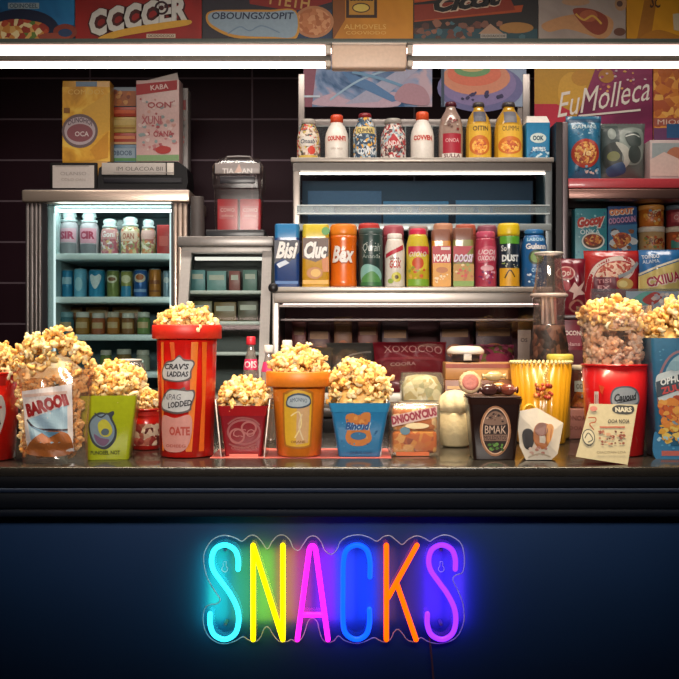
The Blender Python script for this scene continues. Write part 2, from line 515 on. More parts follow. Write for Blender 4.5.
def square_bucket(label, cat, cxp, w0, w1, top, cY, artl=(), col='#2a6f9c', d0=None, d1=None, rotz=0, name='popcorn_bucket', z0=CZ, band=None, rough=.35, mat=None, group=None, tilt=0):
    s = cY / F; cx = X(cxp, cY); h = Z(top, cY) - z0
    a, b = w0 * s, w1 * s; da = d0 * s if d0 else a; db = d1 * s if d1 else b
    t = thing(name, label, cat, (cx, cY, z0), rotz, group, tilt)
    m = mat or P(col, rough, 0, .3); w = .003; body = MB()
    rc = min(a, da) * .09
    secs = [rrect(a * .98, da * .98, rc, .0006), rrect(a, da, rc, .003), rrect(b, db, rc, h), rrect(b - 2 * w, db - 2 * w, rc * .8, h), rrect(a - 2 * w, da - 2 * w, rc * .8, .004)]
    body.loft(secs, m); bo = body.build('body', t); smooth_by_angle(bo)
    if band:
        rb = MB(); bh = band[0] * s
        f = lambda z: (b - (b - a) * (h - z) / h, db - (db - da) * (h - z) / h)
        e = .003
        w1_, d1_ = f(h - bh); w2_, d2_ = f(h)
        rb.loft([rrect(w1_ + e, d1_ + e, rc, h - bh), rrect(w2_ + 2 * e, d2_ + 2 * e, rc, h + .002), rrect(w2_ - e, d2_ - e, rc, h + .002)], band[1], False, False)
        smooth_by_angle(rb.build('rim', t))
    if artl:
        am = MB(); art(am, surf_flat(lambda v: (da + (db - da) * v / h) / 2), artl, mkconv(cxp, cY - (da + db) / 4, z0), s)
        am.build('printed_label', bo)
    return t, cx, h, b

def carton(name, label, cat, x0, x1, top, Yf, z0, col, artl=(), d=.06, rotz=0, group=None, rough=.4, flap=True, bev=.0015, tilt=0, base_py=None):
    s = Yf / F; cx = X((x0 + x1) / 2, Yf); w = (x1 - x0) * s; h = Z(top, Yf) - z0
    t = thing(name, label, cat, (cx, Yf + d / 2, z0), rotz, group, tilt)
    m = MB(); m.box(-w / 2, w / 2, -d / 2, d / 2, 0, h, P(col, rough), bev)
    if artl: art(m, surf_flat(d / 2), artl, mkconv((x0 + x1) / 2, Yf, z0), s)
    m.build('box', t)
    if flap:
        fm = MB(); fm.box(-w / 2 + .003, w / 2 - .003, -d / 2 + .004, d / 2 - .002, h, h + .0012, P(col, rough)); fm.build('top_flap', t)
    return t

def pouch(name, label, cat, x0, x1, top, Yf, z0, mat, artl=(), T=.03, rotz=0, tilt=0, group=None, open_top=False, wr=.003, seed=1, taper=1.0, bottom_flat=False):
    """a filled film bag: lens-shaped, crimped ends, wrinkled"""
    s = Yf / F; cx = X((x0 + x1) / 2, Yf); w = (x1 - x0) * s; h = Z(top, Yf) - z0
    t = thing(name, label, cat, (cx, Yf + T, z0), rotz, group, tilt)
    g = random.Random(seed); ph = [g.uniform(0, 6) for _ in range(6)]
    def th(un, vn):
        e = max(0., 1 - abs(un) ** 2.6) ** .6
        v1 = min(1, max(0, (vn - .03) / .94))
        if open_top: f = min(1, (v1 * 5) ** .6) * (1 - .35 * v1)
        else: f = max(0, math.sin(math.pi * v1)) ** .45
        if bottom_flat: f = max(f, .8 * (1 - v1))
        k = wr * e * f * (math.sin(7 * un + 5 * vn + ph[0]) * math.sin(9 * vn + ph[1]) + .6 * math.sin(15 * un * vn + ph[2]) + .4 * math.sin(21 * vn + 8 * un + ph[3]))
        return max(.0008, T * e * f + k)
    wf = lambda vn: (1 - (1 - taper) * (1 - vn)) * (1 - .05 * math.sin(math.pi * vn))
    nu, nv = 26, 30; m = MB(); vs = []; fs = []
    for side in (-1, 1):
        for j in range(nv + 1):
            for i in range(nu + 1):
                un, vn = -1 + 2 * i / nu, j / nv
                z = h * vn + (.0015 * (-1) ** i if (j in (0, nv) and not open_top) else 0)
                vs.append((un * w / 2 * wf(vn), side * th(un, vn), max(0, z)))
    st = (nv + 1) * (nu + 1)
    for k in (0, 1):
        for j in range(nv):
            for i in range(nu):
                a = k * st + j * (nu + 1) + i; q = (a, a + 1, a + nu + 2, a + nu + 1)
                fs.append(q if k == 0 else tuple(reversed(q)))
    m.add(vs, fs, mat, True)
    if not open_top:
        cr = MB()
        for zz in (0, h - .008):
            f = wf(0 if zz == 0 else 1); cr.box(-w / 2 * f, w / 2 * f, -.0012, .0012, zz + .0005, zz + .008, mat)
        cr.build('crimped_seal', t)
    if artl:
        sf = lambda u, v, d: (u, -(th(max(-1, min(1, u / (w / 2 * wf(max(0, min(1, v / h)))))), max(0, min(1, v / h))) + d), v)
        art(m, sf, artl, mkconv((x0 + x1) / 2, Yf, z0), s, True, .0012)
    m.build('bag', t)
    return t

def bottle(name, label, cat, x0, x1, top, Y, z0, prof, mat, cap=None, artl=(), group=None, sq=False, n=36, inner=None):
    """prof: list of (radius share, height share); cap: list of (r, h) shares + material"""
    s = Y / F; cx = X((x0 + x1) / 2, Y); r = (x1 - x0) * s / 2; h = Z(top, Y) - z0
    t = thing(name, label, cat, (cx, Y, z0), 0, group)
    pr = [(p * r, q * h) for p, q in prof]; m = MB()
    m.lathe([(0, .0005)] + [(pr[0][0], .0005)] + pr + [(0, pr[-1][1])], mat, n)
    if artl: art(m, surf_round(prof_r(pr)), artl, mkconv((x0 + x1) / 2, Y - r, z0), s, True, .0008)
    m.build('body', t)
    if cap:
        c = MB(); cp = [(p * r, q * h) for p, q in cap[0]]
        c.lathe([(0, cp[0][1])] + cp + [(0, cp[-1][1])], cap[1], n, wav=(lambda a, z: .015 * math.sin(24 * a)) if len(cap) > 2 else None)
        c.build('cap', t)
    if inner:
        q = MB(); q.lathe([(0, .004), (pr[0][0] * .9, .004)] + [(a * .9, b) for a, b in pr if b < inner[0] * h] + [(0, inner[0] * h)], inner[1], n); q.build('contents', t)
    return t
# ------------------------------------------------------------------ the setting
def tile_mat():
    m = bpy.data.materials.new('dark_wall_tile'); m.use_nodes = True
    nt = m.node_tree; b = nt.nodes['Principled BSDF']
    tc = nt.nodes.new('ShaderNodeTexCoord'); sx = nt.nodes.new('ShaderNodeSeparateXYZ'); cb = nt.nodes.new('ShaderNodeCombineXYZ')
    nt.links.new(tc.outputs['Object'], sx.inputs[0])
    ax = nt.nodes.new('ShaderNodeMath'); ax.inputs[1].default_value = 5.0 + .390
    az = nt.nodes.new('ShaderNodeMath'); az.inputs[1].default_value = 5.0 - 2.438 + .182 * 0
    nt.links.new(sx.outputs[0], ax.inputs[0]); nt.links.new(sx.outputs[2], az.inputs[0])
    nt.links.new(ax.outputs[0], cb.inputs[0]); nt.links.new(az.outputs[0], cb.inputs[1])
    br = nt.nodes.new('ShaderNodeTexBrick'); br.offset = 0; br.inputs['Scale'].default_value = 1
    br.inputs['Color1'].default_value = lin('#200c15'); br.inputs['Color2'].default_value = lin('#260f19'); br.inputs['Mortar'].default_value = lin('#64565e')
    br.inputs['Mortar Size'].default_value = .004; br.inputs['Brick Width'].default_value = .715; br.inputs['Row Height'].default_value = .1805
    nt.links.new(cb.outputs[0], br.inputs['Vector']); nt.links.new(br.outputs['Color'], b.inputs['Base Color'])
    b.inputs['Roughness'].default_value = .5; b.inputs['Specular IOR Level'].default_value = .12
    bp = nt.nodes.new('ShaderNodeBump'); bp.inputs['Strength'].default_value = .4; bp.inputs['Distance'].default_value = .003; bp.invert = True
    nt.links.new(br.outputs['Fac'], bp.inputs['Height']); nt.links.new(bp.outputs[0], b.inputs['Normal'])
    return m
YW = 4.3; XW = 2.3
def slab(name, x0, x1, y0, y1, z0, z1, m):
    b = MB(); b.box(x0, x1, y0, y1, z0, z1, m); return struct(b.build(name))
slab('wall_back', -XW, XW, YW, YW + .1, 0, 2.95, tile_mat())
slab('wall_left', -XW - .1, -XW, -1.3, YW, 0, 2.95, P('#1d1a20', .8, bump=.2))
slab('wall_right', XW, XW + .1, -1.3, YW, 0, 2.95, P('#1d1a20', .8, bump=.2))
slab('wall_front', -XW, XW, -1.4, -1.3, 0, 2.95, P('#191820', .8, bump=.2))
slab('floor', -XW, XW, -1.3, YW, -.1, 0, P('#2a2526', .5, bump=.15, bscale=12))
slab('ceiling', -XW, XW, -1.3, YW, 2.95, 3.05, P('#26242a', .85))

# header board above the counter, with its rail
YH = 2.75
hb = MB(); hb.box(-XW, XW, YH, YH + .09, Z(42, YH), 2.95, P('#1f2326', .6)); struct(hb.build('trim_1'))
tr = MB(); tr.box(-XW, XW, YH - .02, YH - .0005, Z(43.3, YH - .02), Z(40.5, YH), P('#4d5654', .4), .002); struct(tr.build('trim_2'))

# ------------------------------------------------------------------ light fittings under the header
YL = 2.74
TUBE = GLOW('#ffdcd2', 5.5)
def strip(xa, xb, label):
    cx = (xa + xb) / 2
    t = thing('strip_light', label, 'light', (X(cx, YL), YL, Z(70, YL)), 0, 'twin tube strip lights')
    z = lambda py: Z(py, YL) - Z(70, YL)
    x0, x1 = X(xa, YL) - X(cx, YL), X(xb, YL) - X(cx, YL)
    h = MB(); h.box(x0, x1, -.012, .02, z(62.2), z(56.3), P('#5b5650', .5), .002); h.build('spine', t)
    h = MB(); h.box(x0, x1, -.022, .022, z(46.4), Z(43.3, YH - .02) - Z(70, YL) - .0003, P('#8b8580', .4, .4), .002); h.build('top_channel', t)
    for (py, hh) in ((51.3, 4.7), (65.4, 3.1)):
        r = S(hh, YL); tb = MB()
        tb.tube([(x0 + .01 + (x1 - x0 - .02) * k / 12, -.004, z(py)) for k in range(13)], r, TUBE, 14); tb.build('tube', t)
        for xe in (x0, x1):
            e = MB(); e.box(min(xe, xe + .016 * (1 if xe < 0 else -1)), max(xe, xe + .016 * (1 if xe < 0 else -1)), -.02, .016, z(py) - r, z(py) + r, P('#cfc4bc', .4), .003); e.build('end_cap', t)
strip(-110, 331, 'long twin tube strip light left of the cream cover plate')
strip(407, 790, 'long twin tube strip light right of the cream cover plate')
t = thing('cover_plate', 'cream cover plate joining the two strip lights in the middle', 'light fitting', (X(369, YL), YL, Z(70, YL)))
m = MB(); m.box(-S(37.3, YL), S(37.3, YL), -.02, .02, 0, Z(43.3, YH - .02) - Z(70, YL) - .0003, P('#e3c6b4', .45), .006, 3); m.build('plate', t)
m = MB(); m.box(-S(37, YL), S(37, YL), -.023, -.019, S(23, YL), S(25, YL), P('#e9d7cb', .3), .001); m.build('lip', t)

# ------------------------------------------------------------------ menu posters on the header
def poster(name, label, x0, x1, y0, y1, Y, col, artl, group=None, th=.006, frame=None):
    s = Y / F; cx = X((x0 + x1) / 2, Y); zb = Z(y1, Y); w = (x1 - x0) * s; h = (y1 - y0) * s
    m = MB(); m.box(-w / 2, w / 2, -th, -.0002, 0, h, P(col, .5) if isinstance(col, str) else col)
    art(m, surf_flat(th), artl, mkconv((x0 + x1) / 2, Y - th, zb), s)
    o = m.build(name, None, (cx, Y, zb)); return tag(o, label, 'poster', group)
G = 'menu posters along the header'
NOOD = FOOD(['#c8833a', '#d9a860', '#9a3020', '#5d7a32', '#e7d3a0', '#b8482a'], 60)
poster('menu_poster', 'blue menu poster of a noodle dish, leftmost on the header', -8, 75, -50, 40.3, YH, CLOUDS('#0f4f7d', '#1d6fa8', '#2b86bb', 3), [
    ('r', -8, 25, 75, 40.3, '#123a63'), ('e', 22, 30, 38, 21, '#101d3f'), ('e', 18, 35, 30, 16, NOOD), ('e', 30, 30, 20, 9, NOOD), ('e', 66, 32, 12, 8, '#8d3826'), ('e', 55, 37, 16, 4, '#a04a38'),
    ('e', 66, 33, 7, 4, '#27406a'), ('r', 9, 3, 40, 9, '#9fb0b8'), ('t', 'ODINOEEL', 24.5, 6, 28, 4.5, '#3f5a70'),
    ('r', -8, -50, 75, -18, '#0d3b63'), ('e', 30, -30, 20, 9, '#c7ae60')], G)
poster('menu_poster', 'red menu poster with white curly lettering over a yellow bread stick', 76, 202, -50, 40.3, YH, CLOUDS('#7a1512', '#941a15', '#a32018', 3), [
    ('t', 'CCCCER', 138, 16, 98, 27, '#d8d3cc', {'bold': .05, 'shear': .22, 'rot': 9, 'edge': '#4a1010', 'ew': .09}),
    ('o', 162, 8, 7, 7, 2.2, '#35101a'), ('e', 162, 8, 2.5, 2.5, '#4a1414'),
    ('s', [(99, 38), (120, 30), (160, 23), (189, 20), (189, 25), (160, 30), (125, 36), (108, 40)], '#dba437'),
    ('r', 147, 34, 176, 38, '#c9b6a0'), ('t', 'OCOOOCOCO', 161.5, 36, 26, 2.6, '#5a2018'),
    ('r', 76, -50, 202, -20, '#6d1210'), ('e', 140, -32, 40, 8, '#c89a3c')], G)
poster('menu_poster', 'dark menu poster with a pale blue plate and a round cookie', 203, 332, -50, 40.3, YH, '#2a2430', [
    ('p', [(245, -50), (332, -50), (332, 2), (297, 12), (250, 4)], '#8e1f16'), ('t', 'FTETH', 290, 1, 40, 12, '#c99a56', {'rot': -8}),
    ('r', 297, 10, 332, 40.3, '#1c3557'), ('e', 314, 22, 20, 16, '#b87a50'), ('e', 314, 22, 17, 13.5, FOOD(['#b9744a', '#a8633d', '#c98d63'], 80)),
    ('s', [(206, 18), (212, 11), (240, 10), (270, 10), (296, 11), (297, 38), (270, 39), (235, 38), (212, 28)], '#c98f34'),
    ('s', [(208, 18), (214, 12), (240, 12), (270, 12), (295, 12), (295, 36), (270, 37), (235, 35), (214, 26)], '#8fa3b4'),
    ('t', 'OBOUNGS/SOPIT', 253, 16, 82, 7, '#23304a', {'shear': .1}), ('l', [(228, 34), (240, 27), (250, 31), (262, 26), (280, 33)], 1.2, '#7088a0'),
    ('r', 203, -50, 245, -5, '#3a2a2a')], G)
poster('menu_poster', 'amber yellow menu poster with a dark framed emblem', 333, 413, -50, 40.3, YH, CLOUDS('#b06f16', '#c98320', '#d6952c', 3), [
    ('p', [(333, -50), (345, -50), (345, 20), (333, 40)], '#8a4c12'),
    ('r', 346, -14, 377, 18, '#3a1d10'), ('r', 349, -10, 374, 15, '#c48a2a'), ('r', 350, -10, 373, 1, '#2a1a12'), ('t', 'ODBOPY', 361.5, -2, 21, 5, '#d8b050'), ('e', 361, 8, 9, 5, '#e0c25a'), ('o', 361, 8, 9, 5, 1.2, '#4a2a10'),
    ('t', 'ALMOVELS', 365, 27, 42, 5, '#e6b860', {'bold': .02}), ('t', 'COOVIODO', 366, 33, 40, 3.4, '#e6b860', {'bold': .0})], G)
poster('menu_poster', 'dark snack menu poster with an orange band and black script lettering', 414, 537, -50, 40.3, YH, '#252021', [
    ('p', [(414, 3), (537, -14), (537, -50), (414, -50)], '#b34a1a'), ('p', [(414, 22), (521, 12), (523, 5), (414, 16)], '#b34a1a'), ('p', [(414, 5), (510, -2), (515, 10), (414, 21)], '#8e2f18'),
    ('t', 'Ciccit', 468, 0, 70, 18, '#151010', {'bold': .05, 'shear': .4, 'edge': '#d2b8a0', 'ew': .05, 'rot': 7}),
    ('r', 414, 29, 537, 40.3, '#1d4551'), ('b', 5, 417, 23, 530, 38, 38, 4.2, ['#6b3a30', '#7d5040', '#54302a', '#935f4a', '#3f6470']),
    ('e', 516, 28, 17, 5.5, '#a8763a'), ('p', [(478, 34), (490, 24), (503, 34)], '#b08a70'), ('r', 480, 34, 506, 38.5, '#a39a92'), ('t', 'OLOOAOCOE', 493, 36.3, 24, 2.4, '#4a3a35')], G)
poster('menu_poster', 'beige menu poster of a hot dog in a pale bun', 538, 625, -50, 40.3, YH, CLOUDS('#8d7d78', '#a09088', '#95857c', 4), [
    ('s', [(541, 25), (556, 18), (575, 14), (595, 12), (612, 20), (610, 34), (600, 39), (585, 34), (565, 29), (548, 32)], '#c08a5c'),
    ('s', [(572, 10), (590, 9), (606, 17), (606, 30), (597, 35), (585, 28)], '#8f3b28'), ('e', 588, 16, 9, 6, '#b05a3a'), ('l', [(575, 14), (583, 20), (592, 16), (601, 24)], 2, '#d0a040'),
    ('e', 620, 4, 6, 7, '#b58862'), ('e', 619, 32, 6, 4, '#6a3f30'), ('e', 575, 2, 14, 4, '#b98d6d'), ('e', 619, 4, 3, 3, '#5d4038')], G)
poster('menu_poster', 'bright yellow menu poster at the right end of the header', 626, 684, -50, 40.3, YH, CLOUDS('#b97c0f', '#cf9016', '#daa02a', 3), [
    ('p', [(653, -50), (663, -50), (650, 40), (636, 40)], '#a96a12'), ('p', [(672, 14), (684, 13), (684, 32), (673, 30)], '#c7b69a'), ('t', 'SC', 655, 2, 12, 12, '#4a2412', {'shear': .3}), ('s', [(640, 40), (655, 30), (676, 35), (684, 40)], '#b57416')], G)

# ------------------------------------------------------------------ front counter
YC = 2.2
t = thing('serving_counter', 'long dark blue serving counter with a glossy black top', 'counter', (0, YC, 0))
m = MB(); m.box(-2.25, 2.25, 0, .80, CZ - .022, CZ, P('#2b2825', .22, 0, .3, var=.3, bscale=20), .004, 3); m.build('worktop', t)
m = MB()
zz = lambda py: Z(py, YC)
m.box(-2.25, 2.25, .004, .05, zz(489), zz(474) , P('#060912', .6, spec=.15), .004)
m.box(-2.25, 2.25, -.004, .05, zz(492.5), zz(488.5), P('#142036', .6, spec=.15), .002)
m.box(-2.25, 2.25, .006, .06, zz(509), zz(492), P('#070d18', .6, spec=.15), .003)
m.box(-2.25, 2.25, -.002, .06, zz(517), zz(509.5), P('#071020', .6, spec=.15), .003); m.build('edge_moulding', t)
YP = 2.26
m = MB(); m.box(-2.25, 2.25, YP - YC, .78, 0, CZ - .0225, P('#143a6a', .42, 0, .05, var=.35, bscale=3, bump=.05)); m.build('front_panel', t)

# ------------------------------------------------------------------ the neon sign
def sp(cx_, cy_): return (180 + cx_ / 2.19, 520 + cy_ / 2.19)
YT = YP - .052
t = thing('neon_sign', 'colourful neon sign reading SNACKS on the dark blue counter front', 'sign', (X(335, YT), YP - .030, Z(648, YT)))
def sl(p, dy):   # sign-local point
    a, b = sp(*p); return (X(a, YT) - X(335, YT), dy, Z(b, YT) - Z(648, YT))
OUT = [(50,100),(52,72),(70,46),(95,37),(120,43),(134,50),(150,38),(164,38),(177,50),(190,67),(201,50),(213,38),(227,37),(240,48),(247,64),(259,70),(269,57),(281,41),(296,39),(309,52),(317,70),(331,79),(343,69),(352,50),(370,39),(395,36),(416,42),(432,50),(446,40),(461,38),(476,49),(488,57),(501,46),(520,38),(538,44),(549,50),(560,43),(580,36),(602,42),(619,58),(625,90),(621,118),(604,126),(600,137),(612,162),(622,190),(624,225),(613,255),(595,270),(570,276),(546,272),(529,263),(515,272),(499,268),(489,255),(479,245),(470,250),(463,265),(451,273),(437,269),(425,263),(405,272),(385,276),(360,269),(347,259),(338,269),(325,274),(312,267),(305,248),(300,228),(290,220),(280,227),(274,246),(267,263),(255,273),(243,267),(233,272),(218,272),(205,260),(192,240),(183,243),(175,262),(163,272),(148,268),(136,261),(120,270),(95,277),(72,270),(55,252),(48,225),(52,199),(64,190),(78,188),(86,178),(74,160),(58,132)]
oc = catmull(OUT, 4, True)
bk = MB(); tv, tf = tri(oc, 0)
A = [sl(p, -.004) for p in tv]; B = [sl(p, -.0005) for p in tv]
acr = CLEAR('#f2f6ff', .03, .1, 0, 'clear_acrylic')
bk.add(A, tf, acr); bk.add(B, [tuple(reversed(f)) for f in tf], acr); bk.build('acrylic_backing', t)
ed = MB(); pts = [sl(p, -.004) for p in oc]; pts.append(pts[0]); pts.append(pts[1])
ed.tube(pts, .0013, P('#c9d6e6', .25, 0, .5), 6, False); ed.build('polished_edge', t)
S1 = [(127,108),(127,86),(119,65),(98,55),(77,64),(69,86),(73,110),(90,135),(110,163),(125,194),(128,224),(120,250),(98,262),(75,252),(66,230),(66,206)]
letters = [
 ('cyan letter S', (.03, .72, .95, 1), [catmull(S1, 6)]),
 ('yellow letter N', (1, .75, 0, 1), [[(160,262),(160,56)], [(160,56),(225,262)], [(225,262),(225,56)]]),
 ('magenta letter A', (1, .012, .72, 1), [[(257,262),(283,66)], catmull([(283,66),(287,58),(293,58),(297,66)], 4), [(297,66),(324,262)], [(268,208),(313,208)]]),
 ('blue letter C', (.002, .065, 1, 1), [catmull([(416,125),(416,90),(408,65),(388,55),(366,65),(358,92),(357,150),(357,222),(364,250),(386,262),(407,252),(415,228),(415,196)], 6)]),
 ('orange letter K', (1, .085, 0, 1), [[(452,56),(452,262)], [(519,56),(456,170)], [(475,140),(517,262)]]),
 ('purple letter S', (.20, .02, .95, 1), [catmull([(x + 476, y) for x, y in S1], 6)])]
rT = .0059
for lab, c, strokes in letters:
    lm = MB(); gm = GLOW(lab, 2.6, lab.replace(' ', '_') + '_glow', c)
    for st_ in strokes:
        n = len(st_)
        pp = st_ if n > 3 else [tuple(np.array(st_[0]) + (np.array(st_[1]) - np.array(st_[0])) * k / 8) for k in range(9)]
        lm.tube([sl(p, -.020) for p in pp], rT, gm, 12)
    o = lm.build('neon_letter', t); o['label'] = lab + ' tube'
for (kx, ky) in ((96, 106), (574, 106)):
    k = MB(); q = [sl((kx + 6.5 * math.cos(a), ky + 5 + 6.5 * math.sin(a)), -.005) for a in [R(-60 + 300 * i / 14) for i in range(15)]]
    q += [sl((kx - 3, ky - 4), -.005), sl((kx - 3, ky - 11), -.005), sl((kx + 3, ky - 11), -.005), sl((kx + 3, ky - 2), -.005)]
    q.append(q[0]); k.tube(q, .0009, P('#dbe4ee', .2, 0, .5), 6, False); k.build('mounting_hole', t)
k = MB(); k.tube([sl(p, -.003) for p in catmull([(548, 250), (549, 270), (552, 300), (556, 345), (562, 420), (570, 620)], 5)], .0022, P('#6a4a52', .5), 8); k.build('power_cord', t)
# stand-offs, and added coloured lights tinting the panel behind the sign
for p in ((96, 70), (574, 70), (96, 235), (574, 235)):
    k = MB(); k.tube([sl(p, 0), sl(p, .0295)], .004, P('#8f969e', .3, .8), 10); k.build('stand_off', t)
def glow_fill(x, y, col, e, w_=.044, h_=.17):
    l = bpy.data.lights.new('sign_glow_fill', 'AREA'); l.energy = e; l.color = col; l.shape = 'RECTANGLE'; l.size = w_; l.size_y = h_
    o = bpy.data.objects.new('sign_glow_fill', l); COL.objects.link(o); v = sl((x, y), 0)
    o.location = (v[0] + t.location.x, YP - .0285, v[2] + t.location.z); o.rotation_euler = (R(90), 0, 0)
GLOW_FILLS = [(74, (.02, .75, .40), .26), (125, (.12, .9, .15), .12), (180, (.42, 1, .02), .20), (228, (1, .22, .01), .24), (264, (1, .02, .12), .22), (318, (.75, .02, .95), .16), (362, (.06, .12, 1), .18), (412, (.01, .10, 1), .15), (455, (.9, .2, .05), .045), (515, (.45, .10, .3), .045), (560, (.25, .04, 1), .16), (610, (.2, .05, 1), .14)]
for x_, c, e in GLOW_FILLS: glow_fill(x_, 160, c, e * 1.5)

# ------------------------------------------------------------------ back counter and refrigerated furniture
t = thing('back_counter', 'dark back counter carrying the fridge and the display cases', 'counter', (0, 3.14, 0))
m = MB(); m.box(-2.2, 2.2, .03, 1.12, 0, 1.089, P('#241f22', .5)); m.build('cabinet', t)
m = MB(); m.box(-2.25, 2.25, 0, 1.14, 1.09, 1.12, P('#3b3634', .3), .003); m.build('worktop', t)
ZB = 1.1202

# fridge
YF = 3.75
t = thing('drinks_fridge', 'steel framed glass door fridge lit inside, at the left', 'fridge', (X(108, YF), YF, ZB))
fx = lambda px: X(px, YF) - X(108, YF)
fz = lambda py: Z(py, YF) - ZB
ST = METAL('#8f8886', .42, (1, 1, 40)); STD = METAL('#6d666a', .4); BR = METAL('#c9b7a8', .34)
TEAL = P('#bcd0d0', .5)
m = MB(); fzb = fz(393)
m.box(fx(48), fx(174), .40, .42, fzb, fz(204), P('#4f666b', .5)); m.box(fx(46), fx(53), .02, .42, fzb, fz(204), TEAL); m.box(fx(171), fx(177), .02, .42, fzb, fz(204), TEAL)
m.box(fx(46), fx(177), .02, .42, .001, fzb, TEAL); m.box(fx(46), fx(177), .02, .42, fz(205), fz(202), TEAL)
m.box(fx(29), fx(46), .0, .43, .001, fz(202), STD); m.box(fx(177), fx(188), .0, .43, .001, fz(202), STD); m.build('cabinet', t)
m = MB(); m.box(fx(24), fx(191), -.03, .44, fz(203), fz(191), BR, .006, 3); m.box(fx(26), fx(189), -.02, .44, fz(190.8), fz(190), STD); m.build('top_panel', t)
m = MB()
for (a, b) in ((27, 30.5), (31, 35), (35.5, 39), (39.5, 42.5)): m.box(fx(a), fx(b), -.018, .0, .001, fz(203.5), ST, .004)
m.box(fx(42.5), fx(48), -.008, .0, .001, fz(203.5), P('#15131a', .4))
m.build('door_stile', t); m = MB()
for (a, b) in ((174, 178), (178.5, 183), (183.5, 188)): m.box(fx(a), fx(b), -.018, .0, .001, fz(203.5), BR, .004)
m.box(fx(171.5), fx(174), -.008, .0, .001, fz(203.5), P('#15131a', .4)); m.build('door_stile', t)
m = MB(); m.box(fx(48), fx(171.5), -.012, -.004, fzb, fz(207), P('#2d3436', .4)) if False else None
m.box(fx(48), fx(171.5), -.006, -.003, .004, fz(204), CLEAR('#eef6f6', .03, .03, 0, 'pane')); m.build('glass_door', t)
m = MB(); m.box(fx(55), fx(170), .03, .06, fz(210.2), fz(208.2), GLOW('#f0fbf8', 12)); m.build('light_or_fill_strip', t)
for xa, xb in ((53.2, 54.6), (169.4, 170.8)):
    m = MB(); m.box(fx(xa), fx(xb), .004, .016, fz(385), fz(213), GLOW('#eef8f6', 1.1)); m.build('light_or_fill_strip', t)  # added side strips that brighten the fridge shelves
for py in (253, 296.5, 334.5, 372):
    m = MB(); m.box(fx(53), fx(171), .02, .395, fz(py + 6), fz(py), P('#dbe8e6', .4), .003); m.build('shelf', t)
FS = {1: Z(253, YF), 2: Z(296.5, YF), 3: Z(334.5, YF), 4: Z(372, YF)}

# small slanted case
YS0, YS1 = 3.27, 3.5
cxs = 222
t = thing('pastry_case', 'small slant fronted chiller case with glass front beside the fridge', 'display case', (X(227, YS1), YS1, ZB))
a0, a1 = X(182, YS1) - X(227, YS1), X(272, YS1) - X(227, YS1); zt = Z(247, YS1) - ZB; dp = .25
WST = P('#b9b3ad', .4, .2)
def frontpt(x, f, dz=0): return (x, -(YS1 - YS0) * (1 - f), zt * f + dz)
m = MB()
for (xa, xb) in ((a0, a0 + .034), (a1 - .034, a1)):
    m.loft([[(xa, -(YS1 - YS0), 0), (xb, -(YS1 - YS0), 0), (xb, -(YS1 - YS0) + .03, 0), (xa, -(YS1 - YS0) + .03, 0)], [(xa, 0, zt), (xb, 0, zt), (xb, .03, zt), (xa, .03, zt)]], WST)
m.build('side_post', t)
m = MB()
for xa, xb in ((a0, a0 + .006), (a1 - .006, a1)):
    vs = [(xx, y, z) for xx in (xa, xb) for (y, z) in ((-(YS1 - YS0) + .03, 0), (.03, zt), (dp, zt), (dp, 0))]
    m.add(vs, [(0, 1, 2, 3), (7, 6, 5, 4), (0, 4, 5, 1), (1, 5, 6, 2), (2, 6, 7, 3), (3, 7, 4, 0)], P('#77827f', .5))
m.box(a0, a1, dp, dp + .01, 0, zt, P('#3c4845', .5)); m.box(a0, a1, -(YS1 - YS0), dp, 0, .03, WST); m.build('cabinet', t)
m = MB(); m.box(a0 - .012, a1 + .008, -.03, dp + .02, zt, zt + S(10, YS1), P('#8f8a86', .35, .5), .004); m.build('top_panel', t)
m = MB(); m.box(a0, a1, -.006, .035, zt - S(6, YS1), zt, WST, .002); m.box(a0 + .04, a1 - .04, .04, .07, zt - S(12, YS1), zt - S(9, YS1), GLOW('#f4efe4', 1.1)); m.build('light_or_fill_strip', t)
for py in (289, 321, 352):
    f = (Z(py, YS1 - .12) - ZB) / zt; y0 = -(YS1 - YS0) * (1 - f) + .045
    m = MB(); m.box(a0 + .008, a1 - .008, y0, dp - .002, zt * f - .012, zt * f, P('#c9d2cc', .4), .002); m.build('shelf', t)
m = MB(); g0, g1 = a0 + .034, a1 - .034
m.add([(g0, -(YS1 - YS0) + .012, 0.03), (g1, -(YS1 - YS0) + .012, .03), (g1, .012, zt), (g0, .012, zt)], [(0, 1, 2, 3)], CLEAR('#eef4f2', .05, .05, 0, 'pane')); m.build('glass_front', t)

# lower display case with a shelf top for the cans
YD = 3.35; DP = .57
t = thing('display_case', 'wide low glass display case under the row of cans', 'display case', (X(414, YD), YD, ZB))
dx = lambda px: X(px, YD) - X(414, YD)
dz = lambda py: Z(py, YD) - ZB
CM = METAL('#aca49d', .38, (1, 1, 30))
m = MB(); m.box(dx(272), dx(552), -.012, DP, dz(292), dz(287), P('#bdb4a8', .35, .3), .003); m.build('top_shelf', t)
m = MB(); m.box(dx(274), dx(551), -.004, .05, dz(303), dz(292.3), CM, .002)
m.box(dx(272), dx(279), 0, .03, 0, dz(292.5), CM, .003); m.box(dx(545), dx(552), 0, .03, 0, dz(292.5), CM, .003)
m.box(dx(272), dx(552), -.006, .04, 0, dz(393), P('#c2b9ab', .4, .2), .003); m.build('frame', t)
m = MB(); m.box(dx(273), dx(276), .03, DP, 0, dz(292.5), P('#5a5456', .5)); m.box(dx(548), dx(551), .03, DP, 0, dz(292.5), P('#5a5456', .5))
m.box(dx(273), dx(551), DP - .02, DP, 0, dz(292.5), P('#6a2f3a', .5)); m.box(dx(276), dx(548), .04, DP - .02, 0, .012, P('#6d6764', .4)); m.build('cabinet', t)
m = MB(); m.box(dx(279), dx(545), .008, .012, dz(393), dz(303), CLEAR('#f2eeee', .045, .04, 0, 'pane')); m.build('glass_front', t)
